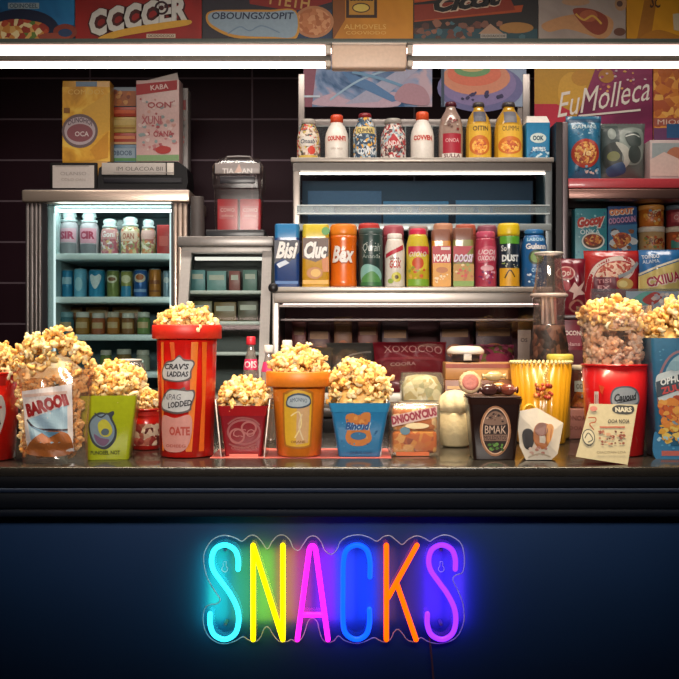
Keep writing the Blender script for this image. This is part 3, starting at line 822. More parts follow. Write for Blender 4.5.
m = MB(); m.box(dx(279), dx(545), .10, .30, dz(320), dz(318.2), P('#8c8a86', .3)); m.box(dx(279), dx(545), .012, .02, dz(307), dz(304.5), P('#c7c0b4', .3)); m.build('inner_rail', t)
m = MB(); m.box(dx(282), dx(542), .055, .075, dz(305), dz(303.2), GLOW('#ffe6e0', 5)); m.build('light_or_fill_strip', t)  # added glow strip behind the fascia, brightens the case interior
kb = MB(); kb.lathe([(0, -.02), (S(4, YD), -.02), (S(5, YD), -.012), (S(5, YD), 0), (0, 0)], P('#17161a', .4), 20)
o = kb.build('latch_knob', t); o.location = (dx(273.5), -.008, dz(288)); o.rotation_euler = (R(-90), 0, 0)
ZD = Z(287, YD) + .0004

# upper display case standing on it
YU = 3.6; UD = .245
t = thing('display_case', 'upper glass display case standing behind the cans, bottles on its top', 'display case', (X(423, YU), YU, ZD))
ux = lambda px: X(px, YU) - X(423, YU)
uz = lambda py: Z(py, YU) - ZD
m = MB(); m.box(ux(291), ux(553), -.02, UD, uz(163), uz(158.3), P('#a29b92', .35, .4), .003); m.build('top_shelf', t)
m = MB(); m.box(ux(293), ux(551), -.006, .03, uz(171), uz(163.2), P('#57534f', .4, .5)); m.box(ux(293), ux(300), -.004, .03, 0, uz(163.2), CM, .003); m.box(ux(545), ux(552), -.004, .03, 0, uz(163.2), P('#6d7476', .4, .5), .003)
m.box(ux(293), ux(551), -.01, .02, uz(231), uz(224), P('#9aa3a3', .35, .4), .002); m.build('frame', t)
m = MB(); m.box(ux(299), ux(546), .002, .02, uz(173.6), uz(172.2), GLOW('#fff2e2', 9)); m.build('light_or_fill_strip', t)
m = MB(); m.box(ux(300), ux(545), UD - .02, UD, 0, uz(171), P('#1a2c4a', .5)); m.box(ux(293), ux(296), .03, UD, 0, uz(163.2), P('#39464a', .5)); m.box(ux(549), ux(551), .03, UD, 0, uz(163.2), P('#39464a', .5))
m.box(ux(300), ux(545), .02, UD - .02, uz(231), uz(228), P('#38525e', .5)); m.build('cabinet', t)
m = MB(); m.box(ux(306), ux(384), UD - .03, UD - .021, uz(222), uz(182), P('#24507e', .4)); m.box(ux(386), ux(455), UD - .03, UD - .021, uz(222), uz(193), P('#3f86b4', .4)); m.box(ux(463), ux(542), UD - .03, UD - .021, uz(222), uz(192), P('#3e84b2', .4)); m.build('back_panel', t)
m = MB(); m.box(ux(298), ux(548), UD - .1, UD - .098, uz(158.2), uz(118), CLEAR('#dfe6ea', .08, .08, .06, 'gallery')); m.box(ux(298), ux(548), UD - .101, UD - .097, uz(118), uz(117), P('#8f9696', .3))
for q_ in (298, 350, 377, 408, 436, 464, 492, 524, 548): m.box(ux(q_) - .002, ux(q_) + .002, UD - .101, UD - .097, uz(158.2), uz(118), P('#7f8686', .3))
m.build('rear_gallery', t)
m = MB(); m.box(ux(300), ux(545), .003, .006, uz(224), uz(175), CLEAR('#e2eef2', .05, .04, 0, 'pane')); m.build('glass_front', t)
m = MB(); m.box(ux(297), ux(549), -.014, -.011, uz(214), uz(205.5), CLEAR('#dfe8ea', .12, .1, .25, 'ticket_strip'))
m.box(ux(297), ux(549), -.016, -.01, uz(206.3), uz(205.3), P('#b8c2c2', .3)); m.box(ux(297), ux(549), -.016, -.01, uz(214.8), uz(213.5), P('#b8c2c2', .3)); m.build('price_rail', t)
rr = random.Random(4); q = 301
m = MB()
while q < 536:
    w_ = rr.uniform(9, 22); m.box(ux(q), ux(min(q + w_, 546)), -.0108, -.0098, uz(213), uz(207), P(rr.choice(['#93a5a8', '#6f858c', '#54666e', '#aab8ba']), .4)); q += w_ + rr.uniform(2, 7)
m.build('price_ticket', t)
m = MB(); m.box(ux(296), ux(303), UD - .06, UD - .03, uz(158.3), uz(60), METAL('#b3aaa6', .4), .003); m.box(ux(303), ux(540), UD - .055, UD - .035, uz(116), uz(107.5), METAL('#9a9390', .4), .002); m.box(ux(527), ux(532), UD - .055, UD - .035, uz(107.5), uz(60), METAL('#9a9390', .4)); m.box(ux(532), ux(540), UD - .06, UD - .03, uz(158.3), uz(60), METAL('#9a9390', .4), .003)
m.build('rear_frame', t)
ZU = Z(158.3, YU) + .0004
YQ = YU + UD - .062 + .03
poster('wall_poster', 'pale blue and violet blurred poster above the left bottles', 303.5, 432, 52, 107, YQ - .02, CLOUDS('#27507c', '#7a93b8', '#b9a3b0', 7), [
    ('p', [(303.5, 52), (318, 52), (312, 107), (303.5, 107)], '#8d5668'), ('s', [(312, 104), (330, 94), (350, 100), (375, 98), (395, 92), (398, 106), (350, 107)], '#c2a8ba'), ('p', [(345, 104), (395, 72), (420, 68), (378, 102)], '#a7a9c2'), ('p', [(340, 70), (372, 82), (400, 100), (392, 102), (352, 84)], '#5680b0'), ('l', [(330, 100), (360, 80), (400, 66)], 2, '#9fc0d8'), ('l', [(352, 72), (385, 80), (428, 96)], 3, '#6f9cc0'), ('s', [(395, 100), (405, 84), (424, 88), (428, 105)], '#b08a98'), ('r', 304, 95.5, 320, 97.5, '#c9d8e8')])
poster('wall_poster', 'poster of a round orange pastry on a violet ground', 441, 526, 52, 107, YQ - .02, '#8ea0bd', [
    ('e', 480, 88, 43, 24, '#6a6a9a'), ('e', 478, 84, 38, 22, '#8578a8'), ('e', 476, 78, 34, 17, '#d28c70'), ('e', 474, 74, 27, 12, '#d8735a'), ('e', 472, 70, 18, 7, '#6f9a6a'), ('e', 472, 68, 12, 4, '#c9b27a'),
    ('b', 8, 462, 92, 508, 100, 12, 2.5, ['#2d2d55', '#3b3560']), ('r', 441, 52, 444, 107, '#3c4c60')])

# shelf unit at the right
t = thing('shelf_unit', 'dark metal shelf unit at the right with a red edged top shelf', 'shelf', (X(620, YU), YU, ZB))
rx_ = lambda px: X(px, YU) - X(620, YU)
rz = lambda py: Z(py, YU) - ZB
DK = METAL('#6a6264', .4)
m = MB(); m.box(rx_(556), rx_(562), 0, .03, 0, rz(122), P('#1c181a', .4)); m.box(rx_(562.2), rx_(568), -.004, .03, 0, rz(122), DK, .003); m.box(rx_(700), rx_(708), -.004, .03, 0, rz(122), DK, .003); m.build('post', t)
m = MB(); m.box(rx_(556), rx_(559), .03, .27, 0, rz(122), P('#1d191c', .5)); m.build('side_panel', t)
m = MB(); m.box(rx_(568.2), rx_(699), -.002, .26, rz(188), rz(178.5), P('#b03a42', .35, 0, .3), .002); m.build('red_shelf_edge', t)
m = MB(); m.box(rx_(568.2), rx_(699), -.006, .26, rz(199), rz(189), METAL('#7d5f58', .35), .003); m.build('shelf', t)
m = MB(); m.box(rx_(559), rx_(705), .27, .285, 0, rz(62), P('#2a2326', .5)); m.build('back_panel', t)
m = MB(); m.box(rx_(568.2), rx_(699), .0, .26, rz(304), rz(299), DK, .002); m.build('shelf', t)
m = MB(); m.box(rx_(648), rx_(699), .10, .265, rz(252), rz(248.5), DK, .002); m.build('rear_ledge', t)
ZT = Z(178.5, YU) + .0004; ZS2 = Z(299, YU) + .0004; ZL = Z(248.5, YU) + .0004
YE = YU + .262
poster('wall_poster', 'purple and yellow poster with slanted white script above the snack bags', 534, 652, 55, 178, YE, CLOUDS('#6d2148', '#8a2d5a', '#7a2552', 5), [
    ('p', [(534, 55), (600, 55), (585, 95), (575, 120), (534, 112)], '#c7952c'), ('s', [(560, 80), (572, 72), (585, 82), (582, 98), (566, 106), (558, 98)], '#d9a63a'), ('e', 581, 78, 10, 8, '#c9902f'), ('e', 606, 76, 8, 7, '#b57a30'), ('e', 590, 58, 14, 8, '#cfa23c'),
    ('p', [(534, 104), (556, 104), (572, 112), (562, 124), (534, 150)], '#c22540'), ('b', 12, 596, 70, 650, 98, 26, 1.6, ['#e0a860', '#a8456a', '#d7c0c8']),
    ('t', 'EuMolleca', 602, 97, 96, 24, '#efe6dd', {'bold': .02, 'shear': .55, 'rot': 11}), ('l', [(578, 116), (610, 113), (640, 110)], 2, '#e9dfd6')])
poster('wall_poster', 'orange popcorn poster at the right edge of the wall', 653, 698, 55, 178, YE, FOOD(['#c8772a', '#d9923c', '#b5612a', '#e0a850', '#a8502a'], 38), [
    ('r', 653, 118, 698, 126, '#a8584a'), ('t', 'MIOONI', 676, 122, 38, 5, '#e2c8b8'), ('r', 653, 128, 698, 178, '#70406a'), ('r', 666, 124, 684, 138, '#2d5a8a')])
# ------------------------------------------------------------------ bottles on the upper case
WH = '#e9e3da'
GB = 'bottles on top of the upper display case'
YB = 3.70
SHO = [(.86, 0), (.95, .02), (1, .06), (1, .52), (.93, .66), (.70, .80), (.60, .86), (.58, .90)]
MILK = [(.90, 0), (1, .03), (1, .50), (.92, .62), (.68, .76), (.54, .80), (.52, .84)]
FLOW = FOOD(['#c9b9a8', '#8a6a5a', '#d8cdbf', '#4a4a44', '#c8463c', '#b9a24a', '#d0c4b4'], 110)
BLUW = FOOD(['#31506e', '#c7cdd0', '#1f3850', '#8fa3ad', '#d8a23c', '#33485a'], 110)
REDW = FOOD(['#c9beb4', '#a62c30', '#5d4848', '#d8cfc8', '#7f2328', '#8fa8b0'], 110)
def cap(m, r=.55, z0=.84, z1=1., ridg=True):
    c = ([(r, z0), (r + .05, z0 + .01), (r + .03, z1 - .02), (r - .04, z1)], P(m, .35))
    return c + (1,) if ridg else c
bottle('spread_jar', 'grey flowered jar with a silver screw top, leftmost in the bottle row', 'jar', 297, 320, 120, YB, ZU, SHO, FLOW, cap('#b9b2aa', .6, .88, 1), [('e', 308, 141, 9, 5, '#d5cfc6'), ('t', 'Onasb', 308, 141, 15, 4.5, '#27384a', {'shear': .2}), ('e', 312, 150, 4, 4, '#c8402e'), ('r', 298, 155, 319, 159, '#c9a94e')], GB)
bottle('milk_bottle', 'white bottle with orange cap between the grey jar and the blue patterned bottle', 'bottle', 325, 348.5, 115.5, YB, ZU, MILK, P(WH, .35), cap('#e2502a', .5, .83), [('r', 324, 135, 349, 141.5, '#e3d6ca'), ('t', 'COUNNTI', 336.7, 138, 20, 5, '#b8261c', {'bold': .05}), ('t', 'olo aco', 336.7, 148, 12, 2.5, '#c2b2a6')], GB)
bottle('sauce_bottle', 'blue and white patterned bottle with a dark red cap', 'bottle', 353, 377, 114, YB, ZU, SHO, BLUW, cap('#8e2228', .5, .90), [('r', 354, 126, 376, 133, '#d8c27a'), ('t', 'CUHNA', 365, 130, 17, 5, '#2a2a38'), ('t', 'COWN', 365, 151, 16, 6, '#dfe3e6', {'bold': .04})], GB)
bottle('spread_jar', 'grey jar with red lettering and a pale flat lid beside the blue patterned bottle', 'jar', 380.5, 406, 119.5, YB, ZU, SHO, REDW, cap('#aaa59e', .6, .88, 1), [('p', [(384, 145), (393, 133), (402, 145)], '#b02a30'), ('t', 'ANDAL', 393, 143, 17, 5, '#e6ded8'), ('t', 'ROCKA', 393, 150, 18, 5, '#40282c')], GB)
bottle('milk_bottle', 'white bottle with orange cap beside the dark red capped bottle', 'bottle', 410.5, 434, 112.5, YB, ZU, MILK, P(WH, .35), cap('#ea5a2c', .5, .83), [('r', 410, 134, 435, 140.5, '#e3d6ca'), ('t', 'COVVEN', 422, 137.4, 20, 5, '#b8261c', {'bold': .05})], GB)
GLB = [(.92, 0), (1, .03), (1, .45), (.96, .60), (.80, .74), (.52, .84), (.42, .88), (.40, .93)]
GLC = CLEAR('#e9ddd2', .10, .06, .25, 'bottle_glass')
bottle('sauce_bottle', 'clear glass bottle with dark red cap and a crimson label', 'bottle', 438.5, 463, 102.5, YB, ZU, GLB, P('#a58c80', .2, 0, .6), cap('#5d2030', .42, .92), [('r', 441, 133, 461, 153, '#a32034'), ('t', 'ONOA', 451, 140, 14, 4, '#d8a0a0'), ('r', 440, 153, 462, 157.6, '#d9d0c8'), ('t', 'SULLA', 451, 155.4, 17, 3.8, '#5a1c24'), ('b', 3, 444, 118, 458, 131, 14, 1.8, ['#8a3030', '#d8cabc', '#6a4a42'])], GB)
bottle('juice_bottle', 'yellow labelled glass bottle beside the crimson labelled bottle', 'bottle', 465.5, 491.5, 103, YB, ZU, GLB, P('#c99a30', .2, 0, .6), cap('#4b4648', .42, .92), [('r', 466, 123, 491, 157, '#e0b23a'), ('r', 472, 110, 485, 121, '#5a5a68'), ('t', 'OITIN', 479, 128, 16, 5, '#5a4a30'), ('e', 478, 145, 11, 10, '#c9702c'), ('e', 478, 146, 8, 7, FOOD(['#d98a34', '#b8562a', '#e6b050'], 130))], GB)
bottle('juice_bottle', 'yellow labelled glass bottle next to the small blue carton', 'bottle', 494, 523, 103, YB, ZU, GLB, P('#c99a30', .2, 0, .6), cap('#4b4648', .42, .92), [('r', 495, 124, 522, 157, '#e6b63c'), ('r', 502, 110, 515, 122, '#6a6a74'), ('t', 'OUMMH', 508.5, 128, 17, 5, '#5a4a30'), ('e', 508, 145, 13, 9, '#d2752c'), ('e', 508, 146, 10, 6, FOOD(['#d98a34', '#b8562a', '#e6b050'], 130))], GB)
# small carton with white gable top
s_ = YB / F
t = thing('milk_carton', 'small bright blue carton with a white folded top, rightmost in the bottle row', 'carton', (X(536, YB), YB, ZU), 0, GB)
cw = 24 * s_; ch = Z(125, YB) - ZU; ct = Z(117, YB) - ZU
m = MB(); m.loft([rrect(cw * .96, cw * .9, .006, 0), rrect(cw, cw * .92, .006, ch)], P('#1f7fae', .35)); art(m, surf_flat(cw * .455), [('b', 5, 526, 146, 546, 157, 22, 1.5, ['#c9e2ea', '#0f5f8e']), ('e', 536, 138, 8, 5, '#c9d8d2'), ('t', 'OOK', 536, 138, 11, 5, '#1c4a5e', {'bold': .05}), ('t', 'MIIB', 537, 149, 13, 4, '#e6f2f4')], mkconv(536, YB - cw * .46, ZU), s_); m.build('box', t)
m = MB(); m.loft([rrect(cw, cw * .92, .006, ch), rrect(cw * .86, cw * .5, .006, ct - .006), rrect(cw * .84, cw * .3, .004, ct)], P('#e4e0da', .4)); m.build('folded_top', t)

# ------------------------------------------------------------------ cans and cartons on the lower case
GK = 'drink cans in the front row on the display case'
YK = 3.415
def can(label, x0, x1, top, body, topm, topfrac, artl, prof=None, Y=YK, name='drink_can', group=GK, lidname='lid', sq=False):
    s = Y / F; cx = X((x0 + x1) / 2, Y); r = (x1 - x0) * s / 2; h = Z(top, Y) - ZD
    t = thing(name, label, 'can', (cx, Y, ZD), 0, group)
    m = MB()
    if sq:
        m.loft([rrect(2 * r * .96, 2 * r * .96, r * .3, 0), rrect(2 * r, 2 * r, r * .3, .004), rrect(2 * r, 2 * r, r * .3, h * topfrac)], P(body, .35, 0, .3)); sf = surf_flat(r)
    else:
        pr = prof or [(.93, 0), (1, .02), (1, topfrac - .02), (.98, topfrac)]
        pr = [(a * r, b * h) for a, b in pr]
        m.lathe([(0, .0005), (pr[0][0], .0005)] + pr + [(0, pr[-1][1])], P(body, .32, 0, .4)); sf = surf_round(prof_r(pr))
    art(m, sf, artl, mkconv((x0 + x1) / 2, Y - r, ZD), s, not sq, .0008); bo = m.build('body', t)
    if sq: smooth_by_angle(bo)
    c = MB(); a = topfrac * h
    if sq: c.loft([rrect(2 * r * .97, 2 * r * .97, r * .3, a), rrect(2 * r * .97, 2 * r * .97, r * .3, h - .004), rrect(2 * r * .9, 2 * r * .9, r * .28, h)], P(topm, .35)); smooth_by_angle(c.build(lidname, t))
    else:
        q = (prof[-1][0] if prof else .97) * r
        c.lathe([(0, a), (q, a), (q * 1.01, a + (h - a) * .2), (q * 1.01, h - (h - a) * .2), (q * .9, h), (q * .8, h), (q * .78, h - .003), (0, h - .003)], P(topm, .35)); c.build(lidname, t)
    return t
W = '#efeae4'
can('square blue can with white script and a lighter blue lid, leftmost of the can row', 275, 300, 225, '#17407f', '#2d7fb5', .78, [('p', [(275, 240), (300, 240), (300, 252), (290, 262), (284, 258), (275, 264)], '#252a3e'), ('t', 'Bisi', 287.5, 250, 22, 17, W, {'shear': .35, 'bold': .04, 'edge': '#1a2036'}), ('r', 276, 281, 299, 284, '#3068a8'), ('p', [(277, 264), (286, 260), (290, 263), (280, 268)], '#cfdbe8')], sq=True)
can('square yellow can with white script and a golden snack picture', 302.5, 329.5, 225.5, '#cf9a1e', '#d8c03a', .80, [('p', [(303, 238), (329, 238), (329, 256), (316, 262), (303, 258)], '#5d4030'), ('t', 'Cluc', 316, 250, 23, 17, W, {'shear': .3, 'bold': .05, 'edge': '#3a2a2a'}), ('p', [(322, 259), (329, 257), (329, 272), (323, 272)], '#c8742c'), ('e', 315, 273, 8, 6, '#b8742a'), ('e', 316, 273, 5, 4, '#e0b04a'), ('r', 303, 280, 329, 284, '#e0a830'), ('e', 326, 231, 4, 4, '#4f9a3a')], sq=True)
ORP = [(.92, 0), (1, .03), (1, .10), (.96, .13), (.97, .72), (1, .78), (.98, .82)]
can('bright orange ribbed can with white script and no picture', 330, 357, 225, '#e06a14', '#e88522', .82, [('t', 'Bex', 343, 254, 25, 17, W, {'shear': .35, 'bold': .04, 'edge': '#a8440c'})], ORP)
can('dark chalkboard green can with grey scribbles, beside the orange can', 358.5, 383, 229, '#29403c', '#3f5450', .90, [('t', 'Ourah', 371, 247, 18, 8, '#b9c2ba', {'shear': .2, 'bold': .0}), ('t', 'Ananda', 371, 256, 19, 4, '#95a29a', {'bold': 0}), ('b', 6, 361, 240, 381, 258, 16, .7, ['#8fa098', '#c9d0c8']), ('s', [(359, 270), (366, 264), (378, 268), (383, 276), (378, 283), (362, 284)], '#7fb2a8'), ('s', [(360, 280), (372, 271), (382, 282), (372, 286)], '#4f8a4a'), ('r', 359, 282, 383, 285.5, '#2f6a3a')])
BOT = [(.88, 0), (1, .03), (.97, .4), (1, .62), (.95, .74), (.80, .86), (.72, .90)]
can('white bottle shaped can with red lettering and a flower', 384.5, 405, 234, '#e0d8cc', '#e9e2d8', .90, [('p', [(384, 254), (404, 244), (404, 249), (384, 258)], '#b82c40'), ('t', 'GOX', 395, 264, 12, 8, '#b8302c', {'shear': .2, 'bold': .03}), ('t', 'olasa', 394, 258, 10, 3, '#7a3040'), ('e', 396, 277, 5, 5, '#c9c24a'), ('e', 396, 277, 2, 2, '#5d4a20'), ('e', 390, 281, 3, 2.5, '#8fa84a')], BOT, name='drink_bottle')
can('yellow and green bottle can with a bright pink cap', 406, 429.5, 229, '#c9b42e', '#cf2e4c', .84, [('r', 406, 246, 430, 254, '#c6324a'), ('s', [(408, 262), (414, 253), (426, 256), (427, 268), (415, 270)], '#d8c23c'), ('e', 417, 263, 6, 6, '#c8502a'), ('t', 'OSOLO', 417, 254, 18, 5, '#e8dccb', {'shear': .3}), ('b', 4, 408, 268, 427, 278, 12, 2, ['#d8a84a', '#c8602c', '#8a9a3a']), ('r', 406, 279, 430, 286, '#79a52e')], BOT)
SNK = FOOD(['#c8803a', '#d9a05a', '#8a4a2a', '#e0b878'], 150)
can('square red and yellow snack carton with a narrow brown top', 431.5, 450, 230, '#d08a28', '#8a5a48', .80, [('r', 431.5, 246, 450, 264, '#b42433'), ('t', 'VOONI', 441, 258, 17, 8, W, {'shear': .3, 'bold': .04}), ('r', 440, 247, 449, 250, '#e0d0c8'), ('r', 432, 263, 450, 286, '#d8962a'), ('e', 441, 270, 6, 3, '#b86a24'), ('b', 9, 434, 274, 448, 283, 12, 1.3, ['#e8d2a8', '#b8702a'])], sq=True, name='snack_carton', lidname='top')
can('square red and olive snack carton beside the pink ridged can', 452, 472.5, 229, '#8f8a4a', '#7d5040', .80, [('p', [(452, 246), (472, 246), (464, 256), (452, 262)], '#b02636'), ('t', 'DOOSI', 462, 258, 19, 8, '#d8cbd8', {'shear': .3, 'bold': .04, 'edge': '#8a3a5a'}), ('r', 452, 264, 472.5, 286, '#b8862e'), ('b', 10, 454, 264, 471, 280, 18, 1.8, ['#e8cf98', '#b0622a', '#c83a2e', '#8a9a40']), ('r', 452, 281, 472.5, 286, '#7a9a3a')], sq=True, name='snack_carton', lidname='top')
PNK = [(.92, 0), (1, .03), (1, .30), (.95, .36), (1, .45), (1, .72), (.90, .84), (.86, .88)]
can('pink ridged can with pale swirled lettering', 474.5, 496.5, 232, '#b03850', '#c04a66', .88, [('s', [(475, 252), (485, 246), (496, 248), (496, 258), (486, 262), (476, 262)], '#c9596e'), ('t', 'UODI', 485.5, 252, 18, 5, '#ecd2d2', {'shear': .2}), ('t', 'OXOON', 485.5, 258, 19, 5, '#ecd2d2', {'shear': .2}), ('e', 486, 268, 7, 3, '#d8a0a8'), ('b', 7, 476, 270, 495, 284, 22, 1.4, ['#d8a8b8', '#7a2c5a', '#9a3a6a'])], PNK)
YCP = [(.94, 0), (1, .02), (1, .72)]
can('dark can with a tall yellow cap, a green ring and a yellow base', 497.5, 519.5, 224, '#1f2c3a', '#e0c21e', .80, [('r', 497, 236, 520, 243.5, '#5aa42c'), ('t', 'So', 502, 248, 6, 6, '#d8dcd8'), ('t', 'DUST', 509, 258, 18, 7, '#dfe4e2', {'bold': .05}), ('r', 497, 268, 520, 286, '#d89f1c'), ('l', [(503, 278), (508, 270), (513, 277)], 1.2, '#3a2c14'), ('b', 3, 500, 263, 517, 268, 12, .9, ['#8fa05a', '#c8c8b0'])], [(.94, 0), (1, .02), (1, .78), (.99, .80)])
can('blue round shouldered bottle can with a green roundel, rightmost of the can row', 521, 547, 230, '#20609a', '#2a70a8', .92, [('r', 523, 237, 545, 241, '#3f86b8'), ('t', 'LABOSA', 534, 239, 18, 3.5, '#bcd6e6'), ('t', 'Guiann', 534, 246, 22, 6, W, {'bold': .04}), ('e', 534, 257, 8, 7.5, '#3a4a3a'), ('e', 534, 257, 6, 5.5, '#79984a'), ('t', 'ona', 534, 270, 10, 4, '#9cc4dc'), ('b', 3, 525, 274, 544, 284, 20, 1.2, ['#dfe9ef', '#4f90c0'])], BOT)
# rear row, only their tops show
GR = 'cans half hidden behind the front row'
for i, (x0, x1, top, b, c, lab) in enumerate([
    (358, 380, 224, '#5a2c28', '#b8322c', 'red topped can half hidden behind the dark green can'),
    (383, 404, 226, '#7a3a40', '#a8505a', 'dull pink can half hidden behind the white bottle shaped can'),
    (408, 428, 226.5, '#6d3038', '#9a8078', 'brown topped can half hidden behind the pink capped bottle can'),
    (433, 453, 224, '#7d4838', '#c08868', 'tan topped carton half hidden behind the red and yellow carton'),
    (455, 476, 225, '#8a4a34', '#b0543c', 'rust topped can half hidden behind the olive carton'),
    (477, 497, 226, '#6a2a38', '#8a4a58', 'plum topped can half hidden behind the pink ridged can')]):
    can(lab, x0, x1, top, b, c, .82, [], None, 3.525, 'drink_can', GR)

# ------------------------------------------------------------------ in the low display case
zc = ZB + .0125
def flat_bag(label, x0, x1, top, Y, mat, artl, T=.03, seed=1, z0=None): return pouch('snack_bag', label, 'bag', x0, x1, top, Y, zc if z0 is None else z0, mat, artl, T, 0, R(-24), 'bags inside the low display case', seed=seed)
flat_bag('grey green bag inside the low display case, leftmost', 292, 332, 343, 3.42, P('#5d6660', .3, 0, .4), [('e', 312, 368, 12, 8, '#7c857c')], .035, 2)
flat_bag('silvery bag inside the low display case beside the red pack', 326, 376, 338, 3.47, P('#7d8078', .25, .4), [('l', [(330, 372), (350, 356), (372, 350)], 2, '#a9aca4'), ('e', 356, 364, 9, 6, '#5d635c')], .035, 3)
flat_bag('wide red pack with outlined white lettering inside the low display case', 374, 450, 337, 3.41, P('#8d2230', .3, 0, .4), [('t', 'XOXOCOO', 415, 348, 60, 9, '#d8b0a8', {'bold': .0}), ('r', 376, 358, 448, 361, '#a8404a'), ('t', 'COORA', 404, 366, 26, 4, '#c9a09a')], .04, 4)
flat_bag('pink and green sweet bag inside the low display case', 472, 520, 340, 3.43, FOOD(['#8a2c48', '#b0406a', '#5d2030', '#7a7a3a', '#c86a8a'], 60), [('e', 500, 360, 12, 7, '#b83a60')], .04, 5)
carton('price_card', 'small white card standing at the right end inside the low display case', 'card', 518, 531, 330, 3.41, zc, '#cfc6b4', [('t', 'OS', 524, 340, 7, 4, '#6a6058')], .004, flap=False, bev=.0005)
for x0, x1, top, c, lab in ((292, 306, 319, '#7d2a20', 'dark red can reflection built as a box inside the low case'), (308, 330, 323, '#5a2a2a', 'brown can reflection built as a box inside the low case beside the dark red box'), (334, 352, 317, '#8a5a20', 'amber can reflection built as a box inside the low case'), (358, 378, 319, '#7a3418', 'rust can reflection built as a box inside the low case'), (382, 408, 322, '#3f2530', 'plum can reflection built as a box inside the low case, behind the red pack'), (440, 470, 321, '#4a2430', 'maroon can reflection built as a box inside the low case behind the pink bag'), (476, 512, 320, '#3a1e2c', 'darkest plum can reflection built as a box at the right inside the low case')):
    carton('snack_box', lab, 'box', x0, x1, top, 3.74, zc, c, [('r', x0 + 2, top + 8, x1 - 2, top + 16, '#b08a5a'), ('e', (x0 + x1) / 2, top + 30, (x1 - x0) * .3, 7, '#c9783a')], .07, 0, 'boxes standing in for can reflections in the low display case')  # upright boxes standing in for reflections of the cans above

# ------------------------------------------------------------------ in the fridge
def frost(label, x0, x1, top, Y, body, z0, grp='bottles on the fridge top shelf', artl=()):
    bottle('frosted_bottle', label, 'bottle', x0, x1, top, Y, z0, [(.92, 0), (1, .03), (1, .58), (.92, .68), (.70, .75)], body, ([(.72, .74), (.84, .76), (.84, .80), (.60, .82), (.76, .88), (.70, .96), (.38, 1.0)], P('#dce6e6', .35)), artl, grp)
YG = 3.87
f1 = FS[1] + .0004
MIXP = FOOD(['#b87a7a', '#d8c8c4', '#8a8078', '#c8a070', '#a85060'], 90)
MIXG = FOOD(['#b8a87a', '#d8ccb8', '#8a8a58', '#c87a50', '#a8605a'], 90)
frost('frosted bottle with a large pink printed band, leftmost on the fridge top shelf', 60, 79, 211, YG, P('#b9b0b4', .3), f1, artl=[('r', 60, 228, 79, 242, '#d8a8b4'), ('t', 'SIR', 69.5, 235, 15, 8, '#b03a5a', {'bold': .05}), ('r', 60, 243, 79, 253, '#7d7d80')])
frost('frosted bottle with a crimson band, second from the left on the fridge top shelf', 80, 99, 212, YG, P('#b9aeb2', .3), f1, artl=[('r', 80, 228, 99, 243, '#d89aa8'), ('t', 'CIR', 89.5, 235, 15, 8, '#a82c4c', {'bold': .05}), ('r', 80, 244, 99, 253, '#6d6d72')])
frost('slim frosted bottle with mixed pink label in the middle of the fridge shelf', 101, 119, 219, YG, MIXP, f1, artl=[('r', 101, 229, 119, 239, '#c98a8a'), ('t', 'Goni', 110, 234, 13, 6, W)])
frost('wide capped frosted bottle with green and orange label on the fridge shelf', 121, 140, 217, YG, MIXG, f1, artl=[('r', 121, 231, 140, 241, '#d8b8a0'), ('t', 'OAN', 130, 236, 12, 6, '#a8503a')])
frost('slim frosted bottle with cream label beside the red box in the fridge', 141, 156, 219.5, YG, MIXG, f1, artl=[('r', 141, 230, 156, 239, '#d8a8a0')])
for x0, x1, lab in ((70, 88, 'pale frosted bottle standing behind the two pink banded bottles'), (112, 128, 'pale frosted bottle standing behind the slim and wide capped bottles')):
    frost(lab, x0, x1, 220, 4.0, P('#a9bcbc', .35), f1)
carton('juice_box', 'plain red juice box at the right end of the fridge top shelf', 'box', 157, 170, 225, 3.83, f1, '#a32420', [('r', 159, 236, 168, 246, '#b84a40')], .06)
f2 = FS[2] + .0004
GC = 'cans on the fridge middle shelf'
def fcan(lab, x0, x1, top, c, artl): bottle('drink_can', lab, 'can', x0, x1, top, YG, f2, [(.9, 0), (1, .04), (1, .93), (.9, .98)], P(c, .3, .2), ([(.9, .975), (.92, .99), (.85, 1.)], P('#a9c4cc', .3, .6)), artl, GC)
fcan('bright blue can with a white stripe, leftmost on the fridge middle shelf', 62, 73, 270, '#2b86b0', [('r', 62, 277, 73, 284, '#a8cede')])
fcan('pale sky blue can on the fridge middle shelf', 74, 87, 269, '#6fb6d2', [('e', 80, 284, 4, 7, '#a8d8e6')])
fcan('blue can with a white heart shape on the fridge middle shelf', 89, 105, 270, '#2f8fb8', [('s', [(97, 289), (91, 278), (93, 274), (97, 276), (101, 274), (103, 278)], '#dbe6e6')])
fcan('olive gold can with a pale oval on the fridge middle shelf', 107, 119.5, 270.5, '#7f8a4a', [('e', 113, 279, 5.5, 4, '#dcd6b8'), ('e', 113, 279, 4, 2, '#8a5a30')])
fcan('gold and blue can beside the olive can on the fridge middle shelf', 121, 132.5, 271, '#9a9a50', [('r', 121, 286, 132.5, 297, '#2f86b0'), ('e', 127, 279, 5, 4, '#e0d8b0')])
fcan('deep blue can with an orange emblem on the fridge middle shelf', 134, 147.5, 270, '#2a5fa0', [('e', 141, 278, 6, 4.5, '#d8c8b0'), ('e', 141, 277, 4, 3, '#b8622c'), ('r', 134, 289, 148, 292, '#7fa0c8')])
fcan('amber can with brown bands on the fridge middle shelf', 149, 161, 269, '#b8742c', [('r', 149, 280, 161, 284, '#8a4a20'), ('r', 149, 290, 161, 292, '#8a4a20')])
fcan('grey blue can at the right end of the fridge middle shelf', 163, 171, 271, '#8fa8b8', [('e', 167, 280, 3, 3, '#e0e4e4')])
f3 = FS[3] + .0004
GJ = 'small jars on the fridge third shelf'
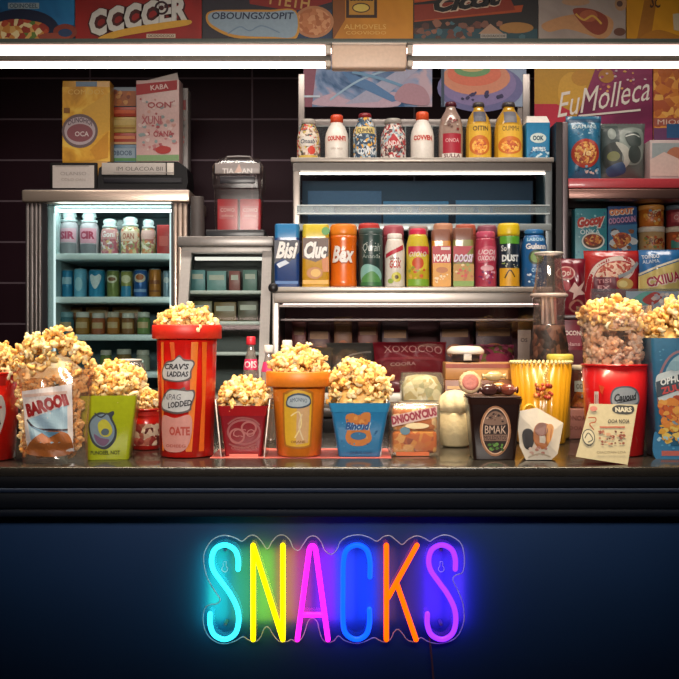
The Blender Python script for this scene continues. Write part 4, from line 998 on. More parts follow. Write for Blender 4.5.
def jar(lab, x0, x1, top, c, lid, Y=YG, z=f3, g=GJ): bottle('preserve_jar', lab, 'jar', x0, x1, top, Y, z, [(.92, 0), (1, .05), (1, .62), (.88, .70), (.86, .76)], P(c, .25, 0, .5), ([(.86, .76), (.9, .78), (.88, .97), (.8, 1.)], P(lid, .35)), [('r', x0 + 1, (top + 334) / 2 - 1, x1 - 1, (top + 334) / 2 + 5, '#c8a878')], g)
for x0, x1, top, c, lid, lab in ((60, 74, 312, '#4a7a86', '#7fa6ae', 'teal jar, leftmost on the fridge third shelf'), (75.5, 90, 312, '#a8742c', '#dcd8cc', 'golden jar with a white lid next to the teal jar'), (91.5, 105.5, 313, '#a85a34', '#d8cfc4', 'reddish jar with a pale lid on the fridge third shelf'), (107, 120, 312, '#b0702c', '#c8b8a4', 'amber jar with a tan lid on the fridge third shelf'), (121.5, 135, 313, '#8a5a30', '#d8d4c8', 'brown jar with an off white lid on the fridge third shelf'), (137, 150.5, 312, '#6f8a4c', '#c8c8b8', 'green jar at the right end of the fridge third shelf')):
    jar(lab, x0, x1, top, c, lid)
for x0, x1, c, lab in ((60, 82, '#a8642c', 'orange box behind the jars at the left of the fridge'), (86, 108, '#b87a3a', 'tan orange box behind the jars in the middle of the fridge'), (112, 140, '#a0602c', 'brown orange box behind the jars at the right of the fridge')):
    carton('snack_box', lab, 'box', x0, x1, 307, 4.0, f3, c, [('r', x0 + 2, 310, x1 - 2, 313, '#d8b07a')], .06, 0, 'boxes behind the fridge jars')
f4 = FS[4] + .0004
for x0, x1, top, c, lab in ((100, 112, 350, '#7a8a4a', 'green jar low in the fridge behind the popcorn'), (116, 132, 349, '#8a6a3a', 'brown jar low in the fridge beside the green jar'), (136, 150, 350, '#a8a490', 'grey jar low in the fridge at the right')):
    bottle('preserve_jar', lab, 'jar', x0, x1, top, YG, f4, [(.92, 0), (1, .05), (1, .62), (.88, .70), (.86, .76)], P(c, .25, 0, .5), ([(.86, .76), (.9, .78), (.88, .97), (.8, 1.)], P('#c0b8a8', .35)), (), 'jars low in the fridge')

# in the pastry case
def pshelf(py): return (Z(py, YS1 - .12)) + .0004
for x0, x1, top, py, c, lab in ((190, 205, 270, 289, '#4f8a8e', 'teal pack on the upper shelf of the small case, leftmost'), (207, 226, 271, 289, '#6a9a98', 'pale teal pack on the upper shelf of the small case'), (229, 240, 271, 289, '#8a4a44', 'dull red pack on the upper shelf of the small case'), (243, 257, 270, 289, '#547a70', 'sea green pack on the upper shelf of the small case, rightmost'),
    (192, 212, 301, 321, '#5a5a30', 'olive pack on the middle shelf of the small case, leftmost'), (214, 236, 302, 321, '#6d5a2c', 'tan pack on the middle shelf of the small case'), (238, 258, 301, 321, '#4a4a34', 'dark olive pack on the middle shelf of the small case, rightmost')):
    carton('chilled_pack', lab, 'pack', x0, x1, top, 3.58, pshelf(py), c, [('r', x0 + 2, top + 4, x1 - 2, top + 9, '#b0b8a8')], .06, 0, 'packs inside the small case', flap=False)
# ------------------------------------------------------------------ on top of the fridge
ZF = Z(190, YF) + .0004
YR = 3.80
t = thing('card_holder', 'black framed white card holder on the left of the fridge top', 'card holder', (X(74, YR), YR, ZF), 0, None)
w = S(23.5, YR); h = S(29, YR)
m = MB(); m.box(-w, w, -.008, .008, 0, h, P('#100d0f', .6, spec=.2), .003); fr_o = m.build('frame', t)
m = MB(); m.box(-w * .88, w * .88, -.0095, -.0081, h * .12, h * .9, P('#b5ada8', .5)); art(m, surf_flat(.0095), [('r', 56, 166, 90, 167, '#8f8884'), ('t', 'OLANSO', 74, 174, 26, 3.4, '#8f8884', {'bold': 0}), ('t', 'COLO OAN', 74, 180, 24, 2.6, '#989088', {'bold': 0})], mkconv(74, YR, ZF), S(1, YR)); m.build('card', fr_o)
t = thing('cash_register', 'low black cash register with a pale paper strip on the fridge top', 'cash register', (X(144, YR), YR + .08, ZF))
rx2 = lambda px: X(px, YR) - X(144, YR); rz2 = lambda py: Z(py, YR) - ZF
m = MB(); m.loft([[(rx2(x), y, rz2(z)) for x, z in ((98, 189.9), (186, 189.9), (188, 182), (187, 168), (178, 161.5), (108, 162), (99, 168), (97, 182))] for y in (-.08, .08)], P('#0e0e12', .55, spec=.25)); smooth_by_angle(m.build('body', t))
m = MB(); m.box(rx2(102), rx2(166), -.086, -.079, rz2(175), rz2(163), P('#a9a29c', .5), .002); art(m, surf_flat(.086), [('t', 'IM OLACOA BII', 130, 169, 46, 4, '#5d5856', {'bold': 0}), ('r', 104, 172.5, 164, 173.4, '#8a8480')], mkconv(134, YR, ZF), S(1, YR)); m.box(rx2(167), rx2(174), -.085, -.079, rz2(175), rz2(163), P('#d0c8be', .5), .002); m.build('paper_strip', t)
m = MB(); m.box(rx2(104), rx2(182), -.084, -.079, rz2(183), rz2(178), P('#1b1b22', .5, spec=.3), .002); m.build('drawer', t)
GT = 'boxes behind the register on the fridge'
YX = 3.98
GLD = CLOUDS('#b07a1c', '#d0992c', '#e0b84a', 9)
t1 = carton('cereal_box', 'golden cereal box with a round purple grey emblem behind the card holder', 'box', 62.5, 110, 81, YX, ZF, '#c08c26', [('r', 62.5, 87, 110, 161, GLD), ('r', 76, 81.5, 97, 86.5, '#6a8298'), ('t', 'COMOOS', 86, 92, 36, 5, '#e0b860', {'bold': .03}), ('p', [(82, 110), (110, 92), (110, 130), (92, 140)], '#d8a63c'), ('p', [(90, 150), (108, 132), (108, 158), (96, 160)], '#c98a1c'),
    ('e', 80, 131, 18, 17, '#6d5a5c'), ('e', 80, 131, 15.5, 14, '#b9a9ae'), ('e', 80, 133, 13, 9, '#8a5058'), ('t', 'OUNOHOI', 80, 124, 24, 5, '#5d4a58', {'arch': 4}), ('t', 'OCA', 82, 134, 14, 5, '#d8c8c8'), ('r', 64, 108, 70, 113, '#8a5a20')], .07, 0, GT)
YX2 = 4.07
zb_ = ZF
for (x0, x1, y0, y1, c, al, lab) in (
    (107, 137, 144.5, 161, '#5a7a94', [('r', 109, 148, 135, 158, '#8fa4b4'), ('t', 'OBOOB', 122, 153, 20, 5, '#34506a'), ('r', 107, 158, 137, 161, '#4f8a4a')], 'blue grey snack box at the bottom of the stack behind the register'),
    (108, 137, 133, 144.3, '#a83a28', [('r', 110, 136, 135, 139, '#d88a5a'), ('r', 108, 142, 137, 144.3, '#c8a070')], 'red snack box above the blue grey one behind the register'),
    (107.5, 136.5, 117, 132.8, '#c9ac5a', [('r', 109, 120, 135, 125, '#d8c078'), ('r', 109, 127, 135, 129, '#a8803a')], 'pale yellow snack box in the middle of the stack behind the register'),
    (108, 137, 107, 116.8, '#b8442c', [('r', 110, 110, 135, 113.5, '#d8663a')], 'orange red flat box below the picture box behind the register'),
    (107.5, 136.5, 87, 106.8, '#6a7a8a', [('r', 108, 91, 136, 106, '#b06a40'), ('b', 4, 110, 92, 134, 105, 16, 2.5, ['#c8783a', '#d8a060', '#8a4a34'])], 'picture snack box on top of the stack behind the register')):
    zbot = ZF if y1 == 161 else Z(y1, YX2) + .0006
    carton('snack_box', lab, 'box', x0, x1, y0, YX2, zbot, c, al, .06, 0, GT, flap=False)
YX3 = 3.99
t3 = carton('snack_box', 'tall pale pink box with a red heading leaning beside the box stack', 'box', 136.5, 180, 80, YX3, ZF, '#c9a6a2', [('p', [(136.5, 84), (178, 80.5), (178, 90), (136.5, 95)], '#a8262c'), ('t', 'KABA', 160, 87, 18, 5, '#e6c8c4', {'rot': 5}), ('b', 14, 140, 98, 176, 150, 60, 2.2, ['#b8787a', '#d8c0bc', '#a85058', '#c89890', '#8a9a9a']), ('t', 'OON', 160, 105, 24, 6, '#a84a50'), ('t', 'XUNI', 152, 120, 20, 8, '#b06068'), ('t', 'OANA', 164, 134, 20, 6, '#a84a50'), ('e', 164, 150, 8, 4, '#a8302c'), ('r', 137, 155, 180, 161, '#7a9a6a')], .07, R(-4), GT, flap=False)
m = MB(); p0 = [(X(a, YX3) - t3.location.x, -.034, Z(b, YX3) - ZF) for a, b in ((148, 80), (178, 73), (179.5, 80))]
m.loft([p0, [(x, y + .0015, z) for x, y, z in p0]], P('#b3a8a4', .5)); m.build('raised_flap', t3)
carton('snack_box', 'grey snack box standing at the right edge behind the pink box', 'box', 174, 188, 88, 4.08, ZF, '#8a8482', [('r', 176, 100, 186, 110, '#a85a5a'), ('b', 4, 176, 112, 186, 150, 22, 2, ['#a89a98', '#b86a68', '#6d6a6c'])], .08, 0, GT, flap=False)

# ------------------------------------------------------------------ on top of the pastry case
ZP = Z(247, YS1) + S(10, YS1) + .0006
YPc = 3.60
bottle('cup_stack', 'grey upturned paper cup stack at the left end of the small case top', 'cups', 190, 205, 196, YPc, ZP, [(1, 0), (.98, .08), (1, .1), (.98, .18), (1, .2), (.97, .30), (.99, .32), (.86, .96), (.82, .98)], P('#4d4644', .6), None)
t = thing('candy_dispenser', 'clear candy dispenser with two red packs on the small case top', 'dispenser', (X(239, YPc), YPc + .02, ZP))
ex = lambda px: X(px, YPc) - X(239, YPc); ez = lambda py: Z(py, YPc) - ZP
m = MB(); m.box(ex(208), ex(266), -.085, .085, 0, ez(231.5), P('#2b2d30', .3), .004); m.build('tray', t)
CLR = CLEAR('#ece4e2', .02, .2, .015, 'dispenser_plastic')
m = MB()
m.loft([rrect(ex(264) - ex(214), .15, .02, ez(190)), rrect(ex(264) - ex(213), .155, .025, ez(183)), rrect(ex(264) - ex(213.5), .155, .025, ez(168)), rrect(ex(259) - ex(218), .13, .03, ez(160)), rrect(ex(255) - ex(222), .11, .03, ez(158.5))], CLR, smooth=False); smooth_by_angle(m.build('hopper', t))
m = MB(); m.loft([rrect(ex(262) - ex(217), .13, .012, ez(231)), rrect(ex(263) - ex(216), .135, .012, ez(205)), rrect(ex(263) - ex(216), .135, .012, ez(191))], CLR); smooth_by_angle(m.build('housing', t))
m = MB(); m.box(ex(217), ex(261), -.082, -.075, ez(176.5), ez(166), P('#8f8785', .35), .002); art(m, surf_flat(.082), [('t', 'TIA OAN', 239, 171, 30, 5, '#d6cfcb'), ('p', [(236, 173), (241, 164), (244, 172)], '#c9a89a')], mkconv(239, YPc - .06, ZP), S(1, YPc)); m.box(ex(222), ex(256), -.082, -.074, ez(186), ez(179), P('#2c2a30', .3), .002); m.build('front_plate', t)
m = MB(); m.tube([(ex(a), -.03, ez(b)) for a, b in ((226, 160), (228, 157.5), (239, 157), (250, 157.5), (252, 160))], .004, P('#8a8484', .3), 8); m.build('handle', t)
for x0, x1, lab in ((217.5, 237.5, 'red candy pack on the left inside the clear dispenser'), (240, 260.5, 'red candy pack on the right inside the clear dispenser')):
    carton('candy_pack', lab, 'pack', x0, x1, 199, YPc - .025, ZP + ez(231.4), '#c82834', [('r', x0 + 2, 206, x1 - 2, 219, '#c05058'), ('t', 'COWO', (x0 + x1) / 2, 210, 14, 4, '#e0b8b4'), ('t', 'olno', (x0 + x1) / 2, 215.5, 12, 3, '#d8a09c')], .07, 0, None, flap=False)

# ------------------------------------------------------------------ shelf unit goods
YV = 3.66
pouch('snack_bag', 'blue snack bag with a red round picture on the red edged top shelf', 'bag', 568, 604, 114, YV, ZT, P('#2f6f92', .3, 0, .4, .2), [('r', 569, 117, 603, 121, '#1f4a6a'), ('b', 5, 571, 122, 601, 136, 30, 1.2, ['#9fc4d2', '#3f86a8', '#1f4f70']), ('t', 'OAMANI', 585, 126, 24, 4, '#cfe2e6'), ('e', 586, 153, 14, 14.5, '#a83a2c'), ('e', 586, 153, 11, 11.5, FOOD(['#c8924a', '#a8502c', '#d8a860', '#8a3a24'], 120)), ('t', 'le', 587, 152, 8, 7, '#e6c890', {'shear': .2}), ('b', 6, 572, 166, 600, 174, 14, 1.6, ['#7fb0c8', '#1d4a68', '#d8d0c8'])], .04, seed=3)
pouch('snack_bag', 'dark grey snack bag with pale leaf shapes on the red edged top shelf', 'bag', 601, 649, 121, YV + .015, ZT, P('#5d6562', .3, 0, .3), [('r', 602, 124, 620, 172, '#3d4a4a'), ('s', [(622, 130), (644, 128), (646, 150), (638, 164), (622, 160)], '#7f8a84'), ('e', 613, 133, 4, 6, '#8a948e'), ('s', [(606, 146), (616, 142), (622, 152), (620, 168), (608, 168), (604, 158)], '#2c3432'), ('e', 614, 156, 6, 5, '#6a7040'), ('s', [(616, 142), (628, 148), (630, 162), (620, 172), (624, 158)], '#a9aca2'), ('s', [(626, 134), (640, 132), (642, 144), (630, 146)], '#414c4a'), ('e', 635, 154, 7, 9, '#3a4442'), ('s', [(608, 168), (622, 162), (626, 172), (612, 176)], '#2f4a70'), ('l', [(626, 136), (634, 134), (641, 136)], 1.2, '#b8c0ba')], .05, seed=4)
carton('snack_box', 'white picture box on the red edged top shelf at the frame edge', 'box', 650, 694, 140, YV - .01, ZT, '#b9a8a6', [('r', 652, 143, 693, 158, '#8f9a9c'), ('e', 676, 160, 11, 13, '#a86a50'), ('p', [(650, 160), (664, 152), (694, 166), (694, 176), (650, 176)], '#c8b0a8')], .08, 0, flap=False)
SNB = FOOD(['#c8823a', '#a8452a', '#d8a45a', '#7a3020', '#b8602c'], 110)
YW2 = 3.68
carton('cereal_box', 'teal cereal box with red lettering and a bowl on the right shelf', 'box', 575, 607, 208.5, YW2, ZS2, '#3a8f9c', [('b', 3, 576, 212, 606, 298, 60, 1.4, ['#5fb0b8', '#2a7a8a', '#8fcad0', '#2f6f8f']), ('t', 'Gocoy', 591, 222, 28, 13, '#c03a2e', {'shear': .3, 'bold': .06, 'rot': 10, 'edge': '#e8dcd2', 'ew': .08}), ('t', 'ONKA', 590, 232, 20, 5, '#d8ecec'), ('e', 593, 241, 11.5, 8.5, '#e0e0d8'), ('e', 593, 241, 10, 7, '#5a3a28'), ('e', 593, 240, 8.5, 5.5, SNB)], .06, 0, 'boxes on the right shelf')
carton('cereal_box', 'blue cereal box with orange and violet lettering on the right shelf', 'box', 608, 637, 206.5, YW2 + .01, ZS2, '#2a4f86', [('t', 'ODOUT', 621, 211.5, 24, 6, '#d87a3c', {'bold': .05, 'rot': 5, 'edge': '#e8d8c8'}), ('t', 'ODOOOUN', 622, 220, 27, 6, '#b88ab0', {'bold': .04, 'rot': 6, 'edge': '#3a2a5a'}), ('p', [(608, 226), (637, 224), (637, 298), (608, 298)], '#2a6f9c'), ('b', 9, 611, 230, 634, 248, 22, 4, ['#7a4a2a', '#a8582c', '#d8a860', '#3a2a2a', '#c8cfd0']), ('e', 622, 239, 9, 6.5, SNB)], .05, 0, 'boxes on the right shelf')
YTb = 3.755
zt1 = ZL
def tub(lab, x0, x1, top, zb, body, lid, artl): return bottle('snack_tub', lab, 'tub', x0, x1, top, YTb, zb, [(.9, 0), (1, .04), (1, .78)], P(body, .35), ([(1, .78), (1.04, .79), (1.04, .98), (.98, 1.)], P(lid, .35)), artl, 'tubs at the right of the shelf unit')
ztop = Z(228, YTb)
tub('cream tub with orange print, in the lower row beside the blue cereal box', 639, 664, 227.5, zt1, '#c9a878', '#e6dccb', [('b', 4, 641, 236, 662, 248, 26, 2.2, ['#c8642a', '#a83a24', '#d8a04a', '#7a8a4a']), ('t', 'ROS', 652, 241, 14, 6, '#7a3020', {'shear': .2})])
tub('cream and teal tub in the lower row at the frame edge', 666.5, 691, 227.5, zt1, '#b05a34', '#e0d2bc', [('r', 667, 240, 691, 248, '#3f8a80'), ('b', 5, 668, 234, 689, 241, 12, 2, ['#d86a2c', '#c83a24', '#e0b860'])])
tub('orange tub stacked on the cream tub beside the blue cereal box', 639, 663, 206, ztop + .001, '#c8722a', '#d8944a', [('b', 6, 641, 208, 661, 224, 30, 2.2, ['#e0a040', '#a8442a', '#d8c8a0', '#3f6a8a', '#c8702a']), ('t', 'OBA', 651, 214, 14, 6, '#8a3420', {'shear': .3})])
tub('dark red tub stacked on the cream and teal tub at the frame edge', 666.5, 690.5, 206, ztop + .001, '#8a3038', '#5a6470', [('r', 667, 212, 690, 222, '#a8484c'), ('t', 'CIMA', 678, 217, 16, 5, '#d8b8b0')])

# front group on a stepped display board
YN = 3.22
t = thing('display_step', 'low dark stepped board carrying the front bags and boxes at the right', 'stand', (X(640, YN), YN, ZB))
gx = lambda px: X(px, YN) - X(640, YN); gz = lambda py: Z(py, YN) - ZB
m = MB(); m.box(gx(562.5), gx(720), 0, .34, gz(319), gz(315), P('#4a3a3c', .35), .003); m.build('board', t)
for a, b in ((588, 592), (714, 718)):
    m = MB(); m.box(gx(a), gx(b), .01, .33, 0, gz(319.2), P('#3a2e30', .4)); m.build('support', t)
ZN = Z(315, YN) + .0006
CRIM = P('#7d1a2c', .32, 0, .4)
pouch('candy_bag', 'crimson candy bag with white splash leaning beside the glass carafe', 'bag', 556, 588, 258, 3.255, ZN, CRIM, [('e', 566, 273, 9, 7, '#a83a40', 15), ('o', 566, 273, 9, 7, 1.3, '#d8a89c'), ('t', 'Ooi', 566, 273, 11, 6, '#ead2c4', {'shear': .3, 'rot': 15}), ('e', 564, 286, 6, 5, '#a81f2c'), ('p', [(568, 291), (574, 282), (578, 287), (586, 280), (581, 290), (587, 294), (578, 295), (572, 300), (573, 293)], '#e4c2b8'), ('o', 577, 306, 8, 6.5, 1.8, '#b07a68'), ('l', [(569, 308), (577, 300), (585, 306)], 1.4, '#b07a68')], .03, R(4), 0, seed=6)
pouch('candy_bag', 'red snack bag with a big pale ring round a picture on the stepped board', 'bag', 586, 643, 250, 3.34, ZN, P('#b5241f', .3, 0, .4), [('s', [(588, 314), (589, 280), (594, 264), (610, 257), (630, 255), (641, 259), (641, 314)], '#a31c24'), ('l', [(591, 314), (590, 288), (595, 270), (606, 261), (622, 258), (634, 262), (632, 272), (624, 280)], 4.5, '#d8c6ba'), ('s', [(596, 276), (604, 265), (620, 261), (632, 265), (628, 274), (612, 278)], FOOD(['#d8a890', '#b85a48', '#e0c0a8', '#a83a34'], 110)), ('l', [(640, 262), (630, 272), (618, 277)], 3.5, '#9aa0a4'), ('p', [(594, 277), (616, 277), (616, 292), (594, 292)], '#6a1228'), ('t', 'TISI', 604, 281, 14, 4, '#c8868a', {'rot': 4}), ('t', 'EX', 604, 288, 12, 5, '#d8a0a0'), ('e', 625, 284, 9, 6, '#c9a25c'), ('e', 623, 284, 5, 3.5, '#e0d090'), ('t', 'BEI', 608, 299, 20, 6, '#d8b0a8'), ('b', 4, 596, 294, 620, 308, 16, 1.6, ['#d8b8b0', '#b85a5a'])], .035, 0, 0, seed=8)
pouch('candy_bag', 'blue and pale yellow snack bag with crimson lettering at the right edge', 'bag', 642, 684, 249, 3.31, ZN, P('#2f6fa8', .3, 0, .4), [('p', [(642, 276), (660, 268), (684, 260), (684, 314), (642, 314)], '#d8c47a'), ('l', [(642, 274), (660, 266), (684, 258)], 2, '#e4dcc4'), ('t', 'TOINDO', 653, 256, 17, 4, '#e2e8ec', {'rot': 4}), ('t', 'ALAMA', 653, 261, 16, 3.6, '#d0dce6', {'rot': 4}), ('t', 'CXIIUA', 665, 279, 34, 10, '#a82444', {'bold': .03, 'rot': 12, 'edge': '#f0dccc'})], .035, R(-5), 0, seed=9)
t = thing('display_tray', 'clear plastic tray with a pale blue label in front of the snack bags', 'tray', (X(635, 3.25), 3.25, ZN))
hx = lambda px: X(px, 3.25) - X(635, 3.25); th_ = Z(289, 3.25) - ZN
m = MB(); TRC = CLEAR('#dfe6ea', .08, .06, .16, 'tray_plastic')
m.box(hx(590), hx(690), -.022, -.019, 0, th_, TRC); m.build('front_lip', t)
m = MB(); m.box(hx(624), hx(690), -.0235, -.0222, .004, th_ * .9, P('#8fa3b4', .4)); art(m, surf_flat(.0235), [('s', [(630, 300), (642, 292), (654, 294), (650, 302), (636, 306)], '#5fa39c'), ('s', [(640, 300), (652, 292), (660, 297), (650, 305)], '#a83a38'), ('b', 8, 648, 293, 680, 307, 22, 2.6, ['#c8b8b4', '#a8a4b0', '#e0d8d0'])], mkconv(635, 3.227, ZN), S(1, 3.25)); m.build('label_card', t)
carton('candy_box', 'maroon candy box with white lettering under the crimson bag', 'box', 562, 583, 319.5, 3.235, ZB, '#7d1c30', [('r', 563, 334, 583, 346, '#8f2f40'), ('t', 'OCON', 572.5, 333, 16, 5, '#e8d0c8', {'bold': .05}), ('t', 'olans', 573, 344, 14, 4, '#c89a9a'), ('r', 563, 350, 583, 366, '#5d1426')], .10, 0, flap=False)
# ------------------------------------------------------------------ goods on the front counter
ZT0 = CZ + .0004
# coral sheet imitating red reflections on the counter top under the middle tubs
m = MB(); m.box(X(208, 2.33), X(392, 2.33), 2.36, 2.56, CZ + .0002, CZ + .0016, P('#d86a62', .5)); o = m.build('reflection_sheet', None); tag(o, 'thin coral red sheet imitating counter reflections under the middle popcorn tubs', 'mat')  # no real mat, stands in for red reflections
ZM = CZ + .0019

def H(label, cxp, Y, top_px, rim_px, half_px, seed, **k):
    z0 = Z(rim_px, Y); s = Y / F
    ry = k.pop('ry', half_px) * s
    return heap(label, X(cxp, Y), Y, z0, half_px * s, ry, (rim_px - top_px) * s, seed, **k)

# 1 red tub at the left edge
round_bucket('bright red popcorn tub cut by the left edge of the picture', 'popcorn tub', -17, 464, 31, 35.5, 372, 2.345, [
    ('s', [(-20, 408), (2, 400), (14, 396), (18, 415), (8, 440), (-4, 448), (-20, 446)], '#c9c4be'), ('t', 'KTIIIL', 2, 406, 22, 10, '#a8201c', {'bold': .06, 'rot': 10}), ('s', [(-10, 420), (6, 416), (12, 424), (4, 436), (-8, 438)], '#6a8a96'), ('l', [(-8, 446), (4, 430), (12, 424)], 2, '#3a2420'), ('e', 5, 432, 4, 5, '#d8c8b0'), ('r', -20, 377, 18, 386, '#a8140f')], '#c4180f')
H('popcorn heaped in the red tub at the left edge', -14, 2.345, 345, 376, 34, 11, peaks=((.5, .4, .01),))
# 2 clear bag
s2 = 2.29 / F
t = pouch('popcorn_bag', 'clear popcorn bag with dark red lettering on a pale blue label', 'popcorn bag', 9, 89, 368, 2.245, ZT0, CLEAR('#fdeadb', .06, .1, .10, 'tinted_film'), [
    ('p', [(18, 392), (70, 384), (72, 452), (62, 455), (26, 455)], P('#d8cfcf', .4)), ('p', [(26, 420), (66, 405), (67, 440), (50, 446), (30, 440)], '#9ab8cc'), ('s', [(26, 446), (44, 432), (67, 434), (68, 455), (28, 456)], '#a8602c'),
    ('l', [(25, 420), (36, 429), (52, 430), (67, 430)], 2, '#3a2e3a'), ('p', [(30, 426), (45, 432), (60, 432), (48, 438)], '#5f8aa8'), ('t', 'BAROOII', 45, 405, 44, 14, '#8e1a1c', {'bold': .07, 'rot': 17}), ('r', 20, 393, 66, 396, '#c8aaa0', 5)], .046, 0, 0, None, True, .004, 5, taper=.84, bottom_flat=True)
g = np.random.default_rng(31); pts = []
for i in range(430):
    u, v = g.uniform(-1, 1), g.uniform(0.04, 1); wv = (80 * (1 - .16 * (1 - v)) / 2 - 6) * s2
    e = max(0, 1 - abs(u) ** 2.6) ** .6; f = min(1, (v * 5) ** .6) * (1 - .35 * v)
    d = max(0, .042 * e * f - .013); hh = Z(374, 2.29) - ZT0
    pts.append((u * wv, -d if g.random() < .8 else d * g.uniform(-1, 1), .012 + v * (hh - .012), ))
pts = [(p, True) for p in pts]
o = pop_mesh('popcorn', pts, .023, 31, popcorn_mat(('#ffeec8', '#fbd592', '#f0a850')), (X(50, 2.29), 2.291, ZT0)); tag(o, 'popcorn filling the clear bag with dark red lettering', 'popcorn', None, 'stuff')
H('big popcorn heap spilling over the top of the clear lettered bag', 52, 2.297, 331, 376, 44, 12, ry=16, peaks=((.25, .22, .012), (-.1, .5, .006)), flat=.45, size=.026)
# 3 yellow green tub
square_bucket('square yellow green popcorn tub with a grey ring shaped fish emblem', 'popcorn tub', 110, 41, 57, 394, 2.375, [
    ('s', [(92, 424), (97, 415), (104, 412), (110, 413), (116, 411), (117, 414), (115, 418), (119, 428), (118, 440), (110, 449), (101, 448), (94, 440)], '#3a4048'), ('s', [(93, 425), (98, 417), (105, 414), (111, 415), (113, 419), (117, 428), (116, 438), (109, 446), (102, 446), (96, 439)], '#7f93a0'), ('s', [(101, 424), (107, 419), (113, 424), (115, 432), (110, 437), (103, 434)], '#c9c23a'), ('e', 108, 432, 4, 3.5, '#5a6a74', 20), ('s', [(97, 434), (104, 438), (112, 440), (107, 446), (100, 443)], '#7a5a78'), ('l', [(98, 413), (104, 417), (110, 413)], 1.4, '#3a4048'),
    ('t', 'FUNOEEL NOT', 108, 453, 29, 4, '#4a5218', {'bold': .03})], '#b5bf1e', None, None, R(7), rough=.3)
H('popcorn heaped in the square yellow green tub', 110, 2.375, 366, 399, 28, 13, square=True)
# 4 clear cup behind
round_bucket('clear plastic cup with a tilted dome behind the yellow green tub', 'cup', 122, 447, 19, 24, 392, 2.66, (), mat=CLEAR('#f2efea', .08, .06, .05, 'cup_plastic'), name='clear_cup')
H('popcorn piled in the clear cup behind the yellow green tub', 118, 2.66, 362, 393, 28, 14, over=1.05)
YJ = 2.80
t = thing('dome_jar', 'clear dome topped jar behind the yellow green tub', 'jar', (X(130, YJ), YJ, ZT0))
sj = YJ / F; hj = Z(360, YJ) - ZT0
m = MB(); m.lathe([(0, .001), (16 * sj, .001), (17 * sj, .01), (17 * sj, hj * .78), (16 * sj, hj * .86), (13 * sj, hj * .96), (10 * sj, hj), (9.5 * sj, hj - .002), (12.5 * sj, hj * .95), (15.5 * sj, hj * .85)], CLEAR('#eeeae6', .14, .08, .16, 'jar_plastic'), 40); m.build('body', t)
m = MB(); m.tube([(11 * sj * math.cos(a), 11 * sj * math.sin(a), hj) for a in [2 * math.pi * k / 30 for k in range(31)]], .003, P('#d8d4ce', .3), 8, False); m.build('rim', t)
# 5 small red tub
round_bucket('small dark red popcorn tub half hidden behind the tall red bucket', 'popcorn tub', 146, 452, 14, 18, 408, 2.56, [('r', 128, 424, 165, 446, FOOD(['#8a2a24', '#c8a890', '#5d1814', '#a85a48', '#d8c0a8'], 70)), ('r', 128, 412, 165, 416, '#d0281c')], '#b5140f')
H('popcorn heaped in the small dark red tub', 146, 2.56, 391, 411, 17, 15, size=.022)
# 6 tall red bucket
t6, _, h6, b6 = round_bucket('tall glossy red popcorn bucket with orange stripes and grey stickers', 'popcorn bucket', 187, 459, 26.5, 30, 325, 2.415, [
    ('p', [(196, 342), (203, 342), (200, 400), (196, 452), (190, 452), (194, 400)], '#e0741e'), ('p', [(207, 342), (213, 342), (209, 452), (203, 452), (207, 400)], '#d8601a'), ('p', [(162, 342), (166, 342), (165, 452), (162, 452)], '#e2762a'), ('p', [(174, 342), (179, 342), (180, 360), (176, 360)], '#d85a22')], '#c4160f', rim='#d2281a', lipr=34.5, liph=14, wav=lambda a, z: .012 * math.sin(18 * a))
am = MB(); s6 = 2.415 / F; rr6 = surf_round(prof_r([(26.5 * s6, 0), (30 * s6, h6)])); cv = mkconv(187, 2.415 - 28 * s6, CZ)
STK = '#b7b7b8'
art(am, rr6, [('s', [(164, 371), (170, 362), (178, 360), (184, 355), (189, 359), (197, 360), (199, 364), (196, 371), (195, 379), (184, 382), (172, 381), (165, 379)], '#5d4a4a'), ('s', [(165.5, 371), (171, 363.5), (178, 361.5), (184, 357), (189, 361), (196, 361.5), (197.5, 364.5), (194.5, 371), (193.5, 377.5), (184, 380.5), (172, 379.5), (166.5, 377.5)], STK), ('t', "CRAV'S", 181, 366.5, 25, 6, '#2c2a30', {'shear': .2, 'bold': .04}), ('t', 'LADDAS', 182, 374, 22, 5.5, '#2c2a30', {'shear': .2, 'bold': .04}),
    ('s', [(163, 403), (168, 394), (174, 389), (184, 389), (189, 387), (191, 390), (198, 390), (199, 396), (196, 405), (194, 411), (182, 414), (170, 412), (164, 410)], '#5d4a4a'), ('s', [(164.5, 403), (169, 395.5), (175, 390.5), (184, 390.5), (191, 391.5), (196.5, 391.5), (197.5, 396), (194.5, 404), (192.5, 409.5), (182, 412), (170.5, 410), (165.5, 408)], STK), ('t', 'INPAG', 176, 397, 20, 6, '#4a4a52', {'shear': .2, 'bold': .0}), ('t', 'LODDED', 184, 404, 24, 6, '#2c2a30', {'shear': .25, 'rot': 8, 'bold': .04}),
    ('s', [(166, 416), (180, 418), (194, 415), (196, 430), (192, 446), (184, 452), (168, 450), (164, 434)], '#c0837c'), ('t', 'OATE', 184, 431, 20, 9, '#a83e34', {'bold': .04}), ('t', 'ODIEEG', 180, 446, 20, 3, '#a0483c')], cv, s6, True, .0035)
am.build('sticker', t6)
H('popcorn heaped in the tall red bucket', 187, 2.415, 310, 329, 30.5, 16)
